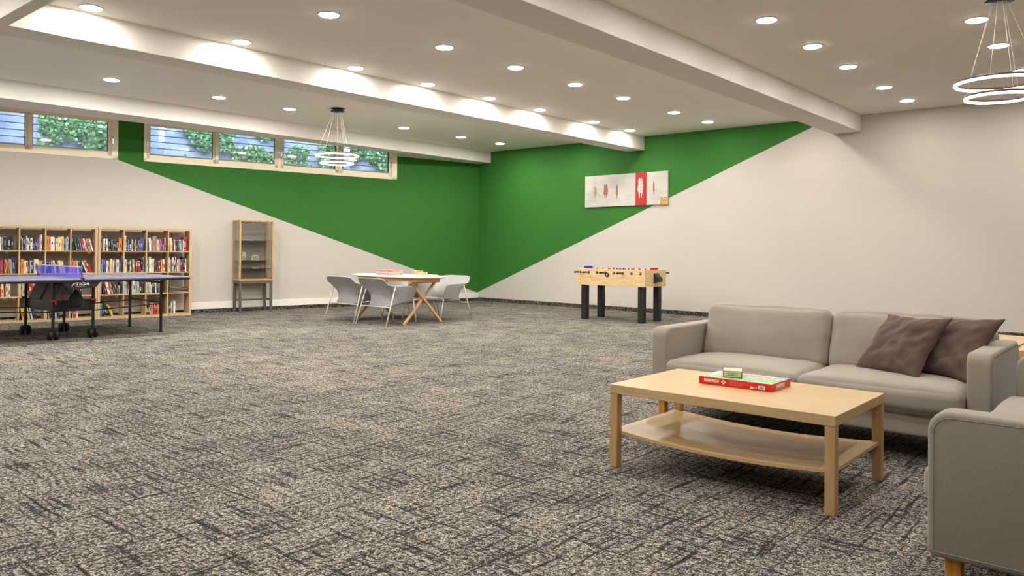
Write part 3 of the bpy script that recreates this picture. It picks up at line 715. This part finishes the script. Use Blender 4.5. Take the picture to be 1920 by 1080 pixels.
# ------------------------------------------------------------------ lounge dining chairs
def make_chair(label):
    t = thing('armchair', label, 'chair', (0, 0, 0), 0, 'grey mesh chairs round the oval table')
    def lerp(a, b, k): return a + (b - a) * k
    # plan stations from left arm front round the back to right arm front: (x, y, ztop, zbottom)
    stn = [(.265, .315, .50, .375), (.25, .325, .590, .365), (.10, .335, .597, .345), (-.06, .340, .600, .325), (-.17, .335, .602, .31), (-.225, .305, .622, .300),
           (-.268, .272, .704, .292), (-.290, .20, .716, .286), (-.30, .10, .718, .282), (-.302, 0, .718, .280)]
    stn = stn + [(x, -y, a, b_) for x, y, a, b_ in stn[:-1][::-1]]
    rows_ = 9; vs = []; fs = []
    for (x, y, zt, zb) in stn:
        back = max(0, min(1, (-x - .12) / .14))
        for r in range(rows_):
            k = r / (rows_ - 1); z = lerp(zb, zt, k)
            waist = sin(pi * min(1, k * 1.25)) if k < .8 else 0
            xx = x + back * (.040 * waist + (-.095 * max(0, (k - .66) / .34) ** 1.3)) + back * .05 * (1 - k)
            yy = y * (1 - .30 * back * waist - .20 * (1 - k) ** 1.2) * (1 + back * .10 * max(0, (k - .75) / .25))
            vs.append((xx, yy, z))
    for i in range(len(stn) - 1):
        for r in range(rows_ - 1): a = i * rows_ + r; fs.append((a, a + 1, a + rows_ + 1, a + rows_))
    b = MB(); b.smooth = True; b.add(vs, fs); o = b.build('backrest', MAT['chair'], t, smooth=True)
    m = o.modifiers.new('solid', 'SOLIDIFY'); m.thickness = .012; m.offset = 0; m = o.modifiers.new('sub', 'SUBSURF'); m.levels = 1; m.render_levels = 2
    rim = [vs[i * rows_ + rows_ - 1] for i in range(len(stn))]
    b = MB(); b.tube(rim, .0065, 6); b.build('piping', MAT['chairedge'], t)
    # seat sling
    vs = []; fs = []; n = 10
    for i in range(n + 1):
        u = i / n; x = lerp(-.235, .30, u)
        for j in range(n + 1):
            v = 2 * j / n - 1; hw = lerp(.150, .262, min(1, u * 1.6)); z = lerp(.335, .400, u ** .8) - .02 * (1 - v * v) - (.035 * ((u - .85) / .15) ** 2 if u > .85 else 0)
            vs.append((x, v * hw, z))
    for i in range(n):
        for j in range(n): a = i * (n + 1) + j; fs.append((a, a + 1, a + n + 2, a + n + 1))
    b = MB(); b.smooth = True; b.add(vs, fs); o = b.build('seat', MAT['chair'], t, smooth=True); m = o.modifiers.new('solid', 'SOLIDIFY'); m.thickness = .03; m.offset = -1
    for s in (-1, 1):
        b = MB(); b.tube([(-.355, .355 * s, 0), (-.16, .335 * s, .600)], .010, 8); b.build('leg', MAT['chairrod'], t)
        b = MB(); b.tube([(.33, .265 * s, 0), (.26, .275 * s, .355)], .009, 8); b.build('leg', MAT['chairrod'], t)
    b = MB(); b.tube([(-.262, .347 * s_, .285) for s_ in (-1, 1)], .008, 8); b.build('stretcher', MAT['chairrod'], t)
    b = MB(); b.tube([(.262, -.275, .352), (.272, 0, .345), (.262, .275, .352)], .009, 8); b.build('stretcher', MAT['chairrod'], t)
    b = MB(); b.tube([(-.262, .2, .285), (.262, .22, .350)], .007, 6); b.tube([(-.262, -.2, .285), (.262, -.22, .350)], .007, 6); b.build('seat_rails', MAT['chairrod'], t)
    return t
c1 = make_chair('grey mesh armchair with its back to the view, nearest the camera'); c1.location = (7.86, 9.23, 0)
dup(c1, (7.87, 10.05, 0), radians(3), 'grey mesh armchair with its back to the view, leftmost at the oval table')
dup(c1, (8.98, 9.22, 0), pi + radians(4), 'grey mesh armchair facing left, rightmost at the oval table')
dup(c1, (8.95, 10.02, 0), pi - radians(2), 'grey mesh armchair on the far side of the oval table, mostly hidden')
# boxes on the dining table
def printed(name, stops, sc=(14, 14, 40)):
    m = newmat(name, stops[0][1], .4); t = NT(m); t.col(t.ramp(t.noise(t.coord(sc), 1.2, 3, .6), stops)); return m
pk = [(.36, (160, 52, 56)), (.46, (190, 140, 136)), (.56, (180, 168, 160)), (.66, (178, 92, 68))]
def boxobj(name, label, cat, loc, dx, dy, dz, mat, rz=0, group=None):
    t = thing(name, label, cat, loc, rz, group)
    b = MB(); b.box(-dx / 2, dx / 2, -dy / 2, dy / 2, 0, dz * .45); b.build('tray', MAT['white'], t, bevel=.001)
    b = MB(); b.box(-dx / 2 - .002, dx / 2 + .002, -dy / 2 - .002, dy / 2 + .002, dz * .3, dz); b.build('lid', mat, t, bevel=.0015); return t
boxobj('puzzle_box', 'lower of two pink and red printed puzzle boxes on the oval table', 'puzzle box', (8.04, 9.44, .7405), .26, .34, .045, printed('pink_print', pk), radians(-4), 'stacked pink puzzle boxes')
boxobj('puzzle_box', 'upper of two pink and red printed puzzle boxes on the oval table', 'puzzle box', (8.045, 9.44, .786), .26, .33, .045, printed('pink_print_top', pk, (20, 9, 50)), radians(-2), 'stacked pink puzzle boxes')
org = [(.38, (160, 104, 52)), (.5, (186, 150, 98)), (.62, (196, 180, 148))]
boxobj('game_box', 'small orange printed box on the right of the oval table, tallest there', 'game box', (8.22, 8.975, .7405), .12, .115, .088, printed('orange_print', org))
boxobj('game_box', 'small cream box squeezed beside the orange box on the oval table', 'game box', (8.21, 8.855, .7405), .12, .09, .066, printed('cream_print_box', [(.4, (184, 156, 108)), (.55, (200, 186, 156))]))
boxobj('game_box', 'low flat pale box at the right end of the oval table', 'game box', (8.375, 8.86, .7405), .17, .15, .024, printed('pale_print_box', [(.4, (184, 162, 136)), (.6, (204, 194, 176))]))

# ------------------------------------------------------------------ glass display cabinet (local x = along wall from right to left, y = off the wall)
dc = thing('display_cabinet', 'glass fronted wooden display cabinet on dark legs against the left wall', 'display cabinet', LW(4.915, .02), TH)
CWd, CDp, CB, CT = .625, .335, .565, 1.645; f = .030
for x in (0, CWd - f):
    for y in (0, CDp - f): b = MB(); b.box(x, x + f, y, y + f, CB + f, CT - f * .8); b.build('post', MAT['pine'], dc, bevel=.002)
b = MB(); b.box(0, CWd, 0, CDp, CB, CB + f); b.build('bottom_panel', MAT['pine'], dc, bevel=.002)
b = MB(); zt = CT - f * .8
for q_ in ((0, CWd, 0, f), (0, CWd, CDp - f, CDp), (0, f, f, CDp - f), (CWd - f, CWd, f, CDp - f)): b.box(*q_, zt, CT)
b.build('top_frame', MAT['pine'], dc)
b = MB(); b.box(f - .004, CWd - f + .004, f - .004, CDp - f + .004, CT - .012, CT - .007); b.build('top_glass', MAT['cabglass'], dc)
b = MB(); b.box(f, CWd - f, .004, .012, CB + f, CT - f * .8); b.build('back_panel', newmat('grey_back_panel', (150, 143, 134), .7), dc)
b = MB(); b.box(.006, .010, f, CDp - f, CB + f, CT - f * .8); b.build('side_glass', MAT['cabglass'], dc); b = MB(); b.box(CWd - .010, CWd - .006, f, CDp - f, CB + f, CT - f * .8); b.build('side_glass', MAT['cabglass'], dc)
for x0, x1 in ((f, CWd / 2 - .002), (CWd / 2 + .002, CWd - f)):
    b = MB(); b.box(x0, x1, CDp - .014, CDp - .009, CB + f, CT - f * .8); d_ = b.build('door', MAT['cabglass'], dc)
    xx = f if x0 == f else CWd - f - .02
    b = MB()
    for z in (CB + f, CT - f * .8 - .02): b.box(xx, xx + .02, CDp - .018, CDp - .004, z, z + .02)
    b.build('hinge', MAT['black'], d_)
b = MB(); b.box(CWd / 2 - .03, CWd / 2 + .02, CDp - .008, CDp + .004, 1.085, 1.10); b.build('handle', MAT['black'], dc)
for z in (.775, .925, 1.28):
    b = MB(); b.box(.012, CWd - .012, .02, CDp - .03, z, z + .005); b.build('shelf', MAT['shelfglass'], dc)
for x in (.012, CWd - .052):
    for y in (.008, CDp - .048): b = MB(); b.box(x, x + .04, y, y + .04, 0, CB - .05); b.build('leg', MAT['greyboard'], dc, bevel=.003)
b = MB(); b.box(.01, CWd - .01, .006, CDp - .006, CB - .05, CB); b.build('stand_frame', MAT['greyboard'], dc, bevel=.003)
for x in (.02, CWd - .044): b = MB(); b.box(x, x + .024, .04, CDp - .04, .20, .235); b.build('stretcher', MAT['greyboard'], dc)
b = MB(); b.box(.04, CWd - .04, .155, .18, .20, .235); b.build('stretcher', MAT['greyboard'], dc)
def at_cab(x, y, z): return LW(4.915 + x, .02 + y, z)
mcd = printed('photo_card', [(.4, (120, 140, 90)), (.5, (214, 208, 180)), (.62, (232, 226, 206))], (30, 30, 30))
for k, (x, lab, w, h) in enumerate(((.50, 'upright printed card on the left of the cabinet shelf', .085, .15), (.29, 'pale printed booklet standing in the middle of the cabinet shelf', .125, .10))):
    q = thing('display_card', lab, 'card', at_cab(x, .20, .931), TH + radians(8 - 12 * k), 'cards in the display cabinet')
    b = MB(); b.box(-w / 2, w / 2, -.004, .004, 0, h, Matrix.Rotation(radians(-9), 4, 'X')); b.build('front', mcd, q)
    b = MB(); b.box(-.01, .01, -.055, -.02, 0, .03); b.build('stand', MAT['white'], q)
q = thing('leaflet_stack', 'white leaflet lying on the top shelf of the display cabinet', 'leaflet', at_cab(.44, .16, 1.286), TH)
b = MB(); b.box(-.10, .10, -.07, .07, 0, .012); b.build('pages', MAT['white'], q)
q = thing('leaflet_stack', 'small white card on the lowest shelf of the display cabinet', 'leaflet', at_cab(.28, .16, .781), TH)
b = MB(); b.box(-.05, .05, -.05, .05, 0, .010); b.build('pages', MAT['white'], q)

# ------------------------------------------------------------------ bookcases
BWd, BH, BD = 1.432, 1.465, .285; OP = .038; IP = .017
def make_bookcase(label):
    t = thing('bookcase', label, 'bookcase', (0, 0, 0), TH, 'light wood cube bookcases')
    m = MAT['shelfwood']
    b = MB(); b.box(0, OP, 0, BD, OP, BH - OP); b.build('side_panel', m, t, bevel=.001); b = MB(); b.box(BWd - OP, BWd, 0, BD, OP, BH - OP); b.build('side_panel', m, t, bevel=.001)
    b = MB(); b.box(0, BWd, 0, BD, BH - OP, BH); b.build('top_panel', m, t, bevel=.001); b = MB(); b.box(0, BWd, 0, BD, 0, OP); b.build('bottom_panel', m, t, bevel=.001)
    for k in range(1, 4):
        z = OP + k * (BH - 2 * OP) / 4
        b = MB(); b.box(OP, BWd - OP, .002, BD - .002, z - IP / 2, z + IP / 2); b.build('shelf', m, t)
    cw = (BWd - 2 * OP) / 4; ch = (BH - 2 * OP) / 4
    for k in range(1, 4):
        x = OP + k * cw
        b = MB()
        for r in range(4): b.box(x - IP / 2, x + IP / 2, .002, BD - .003, OP + r * ch + (IP / 2 if r else 0), OP + (r + 1) * ch - (IP / 2 if r < 3 else 0))
        b.build('divider', m, t)
    return t
SR = 6.357; OFF = .078
bc1 = make_bookcase('light wood bookcase of sixteen cubes nearer the display cabinet'); bc1.location = LW(SR, OFF)
dup(bc1, LW(SR + BWd + .006, OFF), TH, 'light wood bookcase of sixteen cubes at the left edge, behind the ping pong table')
PAL = dict(k=('black', (28, 26, 28)), g=('charcoal', (66, 66, 68)), n=('navy', (26, 34, 72)), b=('blue', (34, 76, 146)), s=('light blue', (138, 172, 196)), t=('teal', (28, 104, 130)),
           e=('dark green', (32, 70, 48)), l=('olive', (146, 142, 40)), y=('yellow', (200, 168, 58)), o=('orange', (206, 118, 40)), r=('red', (168, 30, 36)), m=('maroon', (104, 26, 42)),
           p=('pink', (206, 124, 130)), v=('purple', (92, 62, 132)), w=('white', (222, 218, 210)), c=('cream', (214, 196, 150)), i=('ivory', (200, 192, 178)), a=('tan', (166, 122, 78)),
           d=('dark brown', (72, 48, 34)), h=('grey', (142, 138, 132)))
BM = {}
for k, (nm, c) in PAL.items():
    m = newmat('book_cover_' + nm.replace(' ', '_'), c, .45); BM[k] = m
MAT['paper'] = newmat('book_pages', (206, 196, 172), .9)
CELLS = {
 'L': [["c33 r23 b32 w22 h32 k53 k53 k33", "k24 w12 k43 s23 c22 d23 w32 k32 n22 v32 h23 c24", "o33 o33 w43 i22 k12 c32 c43 y43 k13 h22 s33 k12", "k33 e32~10 n32~11 t22~12 r42~13 c32~13 k12~14 p42~14 w22~15"],
       ["c32 n32 w22 v32 r33 k22 o33 a22~4 h43~6 n54~6", "m12 o43 c22 c32 k33 w12 n32 t12 c33 c33 y22 l22 h12 v12", "k32 n32 s22~6 c32~10 k22~11 a22~12 c32~12 c32~14", "r22 p13 o42 c32~9 e32~14 k22~17 w22~22 c12~24 r53~27"],
       ["r32 k22 h33~3 r32~3 c33~3 m22 c33 c32", "c22 k12 w12 y32 l32 k22 r32 r22 h32 m22", "h32 w22 k32 r32 c22 k32", "m22 c32 k12 w23 a22 k22 n32"],
       ["", "k12 y42~8 y32~9 c22~11 k12~12 w22~13 k22~14 n22~14", "c22 h22~6 k22~8 n32~9 s32~11 k12~12 e22~14", "k31 w12 r42 c12 w11"]],
 'R': [["m24 h22 w22 k12~3 w32~4 k42~4 g32~5 t12~5 k32~6 n22~8 w11~8 o53", "c24 n33 s12 k43 w12 k22 d32 w12 k22 e22 r12 v12 b43 m12", "k23 w33~3 l22~3 p12~4 h44~4 a24~4 c22~4 w12~4 p22 v32 m32 p23 k22", "c43~3 r22~3 e12~3 w22~4 m32~4 e22~4 k12~4 s42~4 g12 w12 r54"],
       ["d23 s13 b43~3 w22 a32 k12 c33 o12 w22 g22 h13 i43 k22 v22", "c33 h22 k32 w12 m22 l43~3 d12 v22 r42~4 k33 s14", "w22 k12 w34 c23 c33 k12 e22 k22 m12 r32~4 k12~4 w12~4 o22~4 c33~4", "w24 h23 k14 i34 k24 w24 k14 w23 p23 c13 m43 k14 k34 w23"],
       ["h23 n12~8 m32~12 w22~14 c22~14 r22~14 c22~14 k22~12 l12~12 k22~12 n22~12 w11 k12", "s32 c12 m22 w11 n22 k12 s22~3 c43~3 h32~3 s32~3 k33 d22", "s33 c32~3 w11 n33 k14 w23~3 k34~3 w13 k44", ""],
       ["t33 k44 n22 y32~22", "", "k32 m22 l12 c22 p22 k13 r32 k22 o32 k12 r33 w23", "h13 n22 k12 c32 k12 w33"]]}
HT = {'1': .135, '2': .190, '3': .213, '4': .243}
cw = (BWd - 2 * OP) / 4; ch = (BH - 2 * OP) / 4
RN = ['top shelf', 'second shelf', 'third shelf', 'bottom shelf']; CN = ['first', 'second', 'third', 'fourth']
nbk = 0
for U, base_s in (('R', SR), ('L', SR + BWd + .006)):
    for r in range(4):
        for c in range(4):
            toks = CELLS[U][r][c].split()
            if not toks: continue
            left = base_s + BWd - OP - c * cw - (IP / 2 if c else 0) - .003     # s of the cell's left inner side (s grows to the left)
            width = cw - IP
            hs = [HT[tk[2]] * (.97 + .06 * random.random()) for tk in toks]
            def pack(k):
                P = []; cur = 0; pa = 0; ph = 0; pt_ = 0
                for tk, h in zip(toks, hs):
                    a = radians(float(tk.split('~')[1])) if '~' in tk else 0; thick = int(tk[1]) * .0097 * k
                    if a > pa + 1e-6: cur += min(h, ph or h) * (math.tan(a) - math.tan(pa)) * 1.03 + .0012
                    P.append((tk, thick, h, a, cur)); cur += thick / cos(a) + .0009; pa = a; ph = h
                return P, cur
            k = 1.0
            while pack(k)[1] > width - .012 and k > .4: k -= .02
            P, tot = pack(k); sc = 1.0
            zf = OP + (3 - r) * ch + (IP / 2 if r < 3 else 0)
            # z of the shelf top under this row
            zb = zf + .0006
            ccount = 0
            for tk, thick, h, a, x in P:
                ccount += 1; nbk += 1
                thick *= sc; dep = random.uniform(.125, .165); cname, cc = PAL[tk[0]]
                s = left - x * sc; setb = random.uniform(.008, .03)
                b = MB(); y1 = 0; y0 = -dep; e_ = min(.002, thick * .2)
                # local: x to the LEFT is +s; book spans from 0 to -thick, spine at y = 0
                b.m = 0; b.box(-e_, 0, y0, y1, 0, h); b.box(-thick, -thick + e_, y0, y1, 0, h); b.box(-thick + e_, -e_, y1 - e_, y1, 0, h)
                b.m = 1; b.box(-thick + e_, -e_, y0 + .003, y1 - e_, .003, h - .004)
                b.m = 2; v = random.random()
                z0_ = h * random.uniform(.45, .9); tw = random.uniform(.24, .38)
                b.box(-thick * (1 - tw), -thick * tw, y1, y1 + .0004, z0_ - h * random.uniform(.2, .4), z0_)
                if v > .6: b.box(-thick * .8, -thick * .2, y1, y1 + .0004, h * .06, h * .11)
                if v < .2: b.box(-thick + .0004, -.0004, y1, y1 + .0003, h * .9, h * .94)
                dark = sum(cc) < 330
                m2 = BM[random.choice('hhics' if dark else 'hgdgm')]
                o = b.build('book', [BM[tk[0]], MAT['paper'], m2])
                loc = LW(s, OFF + BD - setb, zb + .0002)
                o.location = loc; o.rotation_euler = (0, -a if False else 0, TH)
                if a:
                    o.matrix_world = Matrix.Translation(loc) @ Matrix.Rotation(TH, 4, 'Z') @ Matrix.Rotation(a, 4, 'Y')
                size = 'thin ' if int(tk[1]) <= 1 else ('thick ' if int(tk[1]) >= 4 else '')
                lean = 'leaning ' if a > .1 else ''
                tag(o, '%s%s%s book, %s from left, %s, %s cube of %s bookcase' % (size, lean, cname, ORD[ccount - 1], RN[r], CN[c], 'right' if U == 'R' else 'left'), 'book', 'books on the %s' % RN[r])
print('BOOKS', nbk)
# folded magazines in the right bookcase, third shelf, last cube
s0 = SR + OP + .02; zz = OP + ch + IP / 2 + .001
mgc = [(150, 138, 116), (96, 88, 76), (176, 166, 146), (70, 66, 60), (132, 124, 106), (188, 178, 156), (88, 80, 66)]
for k in range(7):
    q = MB(); n = 14; vs = []; fs = []; L_ = cw - .05
    for i in range(n + 1):
        u = i / n
        zc = zz + .008 + k * .013 + (.018 + k * .004) * (u ** 1.5) * .9 + .010 * sin(2.5 + u * 4 + k * .4) * (k / 7)
        for yy in (0, .24 - .01 * (k % 3)):
            for dz in (0, .0095): vs.append((.0 + u * L_ * (1 - .02 * (k % 2)), yy, zc + dz - zz - .008))
    for i in range(n):
        a = i * 4; fs += [(a, a + 4, a + 5, a + 1), (a + 2, a + 3, a + 7, a + 6), (a + 1, a + 5, a + 7, a + 3), (a, a + 2, a + 6, a + 4)]
    fs += [(0, 1, 3, 2), (n * 4, n * 4 + 2, n * 4 + 3, n * 4 + 1)]
    q.add(vs, fs); o = q.build('magazine', newmat('magazine_paper_%d' % k, mgc[k], .6), None)
    o.location = LW(s0, OFF + BD - .27, zz + .001); o.rotation_euler = (0, 0, TH)
    tag(o, 'folded magazine, %s from the bottom of the floppy pile in the right bookcase' % ORD[k], 'magazine', 'floppy magazines piled in one cube')

# ------------------------------------------------------------------ ping pong table (local x along length, y across)
pt = thing('ping_pong_table', 'blue topped ping pong table on black wheels in front of the bookcases', 'table tennis table', (3.822, 11.005, 0))
mtop = newmat('blue_grey_playing_surface', (112, 115, 138), .3)
for sx in (-1, 1):
    b = MB(); x0, x1 = (.006, 1.37) if sx > 0 else (-1.37, -.006)
    b.box(x0, x1, -.7625, .7625, .742, .76); half = b.build('table_half', mtop, pt, bevel=.002)
    b = MB(); b.box(x0, x1, -.7625, -.7425, .7602, .7606); b.box(x0, x1, .7425, .7625, .7602, .7606); xe = 1.35 * sx; b.box(min(xe, 1.37 * sx), max(xe, 1.37 * sx), -.7425, .7425, .7602, .7606); b.box(x0, x1, -.0015, .0015, .7602, .7606)
    b.build('line', MAT['white'], half)
    b = MB()
    for y in (-.745, .745): b.box(x0, x1, y - .008, y + .008, .720, .742)
    for x in (x0 + .02, x1 - .02): b.box(x - .008, x + .008, -.74, .74, .720, .742)
    b.build('frame', MAT['blackmetal'], half)
# net
nt_ = MB(); nt_.box(-.0012, .0012, -.85, .74, .765, .905); nt_.build('net', MAT['net'], pt)
b = MB(); b.box(-.004, .004, -.70, .86, .900, .912); b.build('net_tape', newmat('white_net_tape', (190, 186, 214), .6), pt)
bpy.data.objects.remove(bpy.data.objects['net_tape'])
n_ = bpy.data.objects['net']; bpy.data.objects.remove(n_)
b = MB(); b.box(-.0012, .0012, -.70, .82, .766, .902); nn = b.build('net', MAT['net'], pt)
b = MB(); b.box(-.004, .004, -.70, .86, .898, .910); b.build('net_tape', newmat('net_tape_white', (190, 186, 214), .6), nn)
for y, yb in ((-.70, -.745), (.86, .765)):
    b = MB(); b.tube([(0, y, .915), (0, (y + yb) / 2, .80), (0, yb, .755), (0, yb, .735)], .009, 8); b.box(-.018, .018, yb - .02, yb + .02, .728, .741); b.box(-.022, .022, yb - .02, yb + .02, .761, .772); b.build('net_post', newmat('dark_blue_plastic', (28, 30, 90), .4), pt)
# legs
def pleg(x, y, wheels):
    b = MB(); b.sqbar((x, y, .0 if not wheels else .085), (x, y, .742), .03); lg = b.build('leg', MAT['blackmetal'], pt, bevel=.003)
    if wheels:
        for s in (-1, 1):
            q = MB(); q.lathe([(.012, -.016), (.05, -.019), (.058, -.010), (.058, .010), (.05, .019), (.012, .016)], 22, (x + s * .036, y, .058), 'x'); q.build('wheel', MAT['rubber'], lg)
        q = MB(); q.tube([(x - .05, y, .058), (x + .05, y, .058)], .007, 8); q.box(x - .018, x + .018, y - .02, y + .02, .05, .10); q.build('caster_fork', MAT['black'], lg)
    else:
        q = MB(); q.box(x - .018, x + .018, y - .018, y + .018, 0, .02); q.build('foot', MAT['rubber'], lg)
for y in (-.48, .49):
    pleg(-.235, y, True); pleg(.23, y, True); pleg(1.105, y, False); pleg(-1.105, y, False)
    for sx in (-1, 1):
        b = MB(); b.tube([(sx * .23, y, .345), (sx * 1.105, y, .39)], .008, 6); b.build('brace', MAT['blackmetal'], pt)
    b = MB(); b.sqbar((-.235, y, .70), (.23, y, .70), .03); b.build('crossbar', MAT['blackmetal'], pt)
for x in (-1.105, 1.105):
    b = MB(); b.sqbar((x, -.48, .68), (x, .49, .68), .025); b.sqbar((x, -.48, .41), (x, .49, .41), .02); b.build('crossbar', MAT['blackmetal'], pt)
# carriage: black tray with two sloping grey covers
b = MB(); b.box(-.22, .215, -.46, .47, .345, .475); b.build('undercarriage', MAT['black'], pt, bevel=.006)
for y0, y1 in ((-.42, -.02), (.05, .46)):
    b = MB(); b.prism([(-.22, .475), (.05 if y0 < 0 else .19, .475), (.0 if y0 < 0 else .1, .705), (-.12, .705)], y0, y1, basis((0, 0, 0), (1, 0, 0), (0, 0, 1), (0, -1, 0)) if False else Matrix(((1, 0, 0, 0), (0, 0, 1, 0), (0, 1, 0, 0), (0, 0, 0, 1))))
    b.build('cover', MAT['greypanel'], pt, bevel=.008)
# logo panel on the near edge
b = MB(); b.prism([(-.244, .742), (.232, .742), (.158, .65), (.06, .645), (-.06, .625), (-.16, .655)], -.742, -.728, Matrix(((1, 0, 0, 0), (0, 0, 1, 0), (0, 1, 0, 0), (0, 0, 0, 1))))
lp = b.build('logo_panel', newmat('black_side_panel', (30, 29, 30), .5), pt)
ML = Matrix.Translation((-.028, -.7425, .697)) @ basis((0, 0, 0), (1, 0, 0), (0, 0, 1), (0, -1, 0))
mlog = newmat('white_logo', (232, 230, 226), .5)
text_mesh('TIGA', .046, 'logo', mlog, lp, ML @ Matrix.Translation((.026, 0, 0)) @ Matrix.Diagonal((1.55, 1, 1, 1)), .0006, shear=.2, bold=.0018)
ML0 = ML; ML = ML @ Matrix.Translation((-.062, 0, 0)) @ Matrix.Diagonal((.62, .8, 1, 1)) @ Matrix.Translation((.043, 0, 0))
q = MB(); q.prism([(-.098, -.030), (-.086, -.030), (-.052, .004), (-.064, .004)], 0, .001, ML); q.prism([(-.068, .004), (-.030, .004), (-.012, .027), (-.022, .027), (-.034, .014), (-.062, .014)], 0, .001, ML); q.prism([(-.028, .018), (.01, .018), (.012, .027), (-.02, .027)], 0, .001, ML); q.build('logo', mlog, lp); ML = ML0
for i in range(1):
    q = MB(); q.box(-.05, .06, -.001, .001, 0, .001, ML @ Matrix.Translation((0, -.028, 0))); q.build('tagline', mlog, lp)
b = MB(); b.box(-.012, .018, -.7495, -.7435, .700, .75); b.build('latch', newmat('pale_metal', (170, 168, 150), .4, .6), pt)
for x, y in ((-.235, -.50), (.23, -.50), (-.235, .51)):
    b = MB(); b.box(x - .04, x + .022, y - .017, y + .017, .475, .495); b.box(x + .004, x + .022, y - .022, y + .0, .44, .49); b.build('brake_lever', MAT['red'], pt, bevel=.004)
b = MB(); b.box(-.135, -.118, -.475, -.455, .48, .60); b.build('brake_lever', MAT['red'], pt, bevel=.004)
b = MB(); b.tube([(-.25, -.735, .72), (-.06, -.60, .55), (.02, -.50, .47)], .006, 6); b.build('safety_strut', MAT['blackmetal'], pt)
# drawstring bag hanging from the table edge
bag = thing('drawstring_bag', 'black drawstring bag hanging under the ping pong table edge', 'bag', (3.785, 10.36, 0))
vs = []; fs = []; prof = [(.395, .030, .02), (.400, .074, .04), (.44, .088, .05), (.49, .086, .048), (.535, .074, .042), (.575, .052, .032), (.605, .026, .018), (.625, .020, .014), (.65, .028, .016)]
n = 20
for z, rx, ry in prof:
    for j in range(n):
        a = 2 * pi * j / n; w = 1 + .08 * noise.noise(Vector((cos(a) * 2, sin(a) * 2, z * 20))); vs.append((rx * w * cos(a), ry * w * sin(a), z))
for i in range(len(prof) - 1):
    for j in range(n): fs.append((i * n + j, i * n + (j + 1) % n, (i + 1) * n + (j + 1) % n, (i + 1) * n + j))
fs.append(tuple(range(n))[::-1])
b = MB(); b.smooth = True; b.add(vs, fs); b.build('bag_body', MAT['clothblack'], bag)
b = MB(); b.tube([(0, 0, .63), (.004, -.004, .69), (.0, .0, .708)], .003, 6); b.build('cord', MAT['black'], bag)
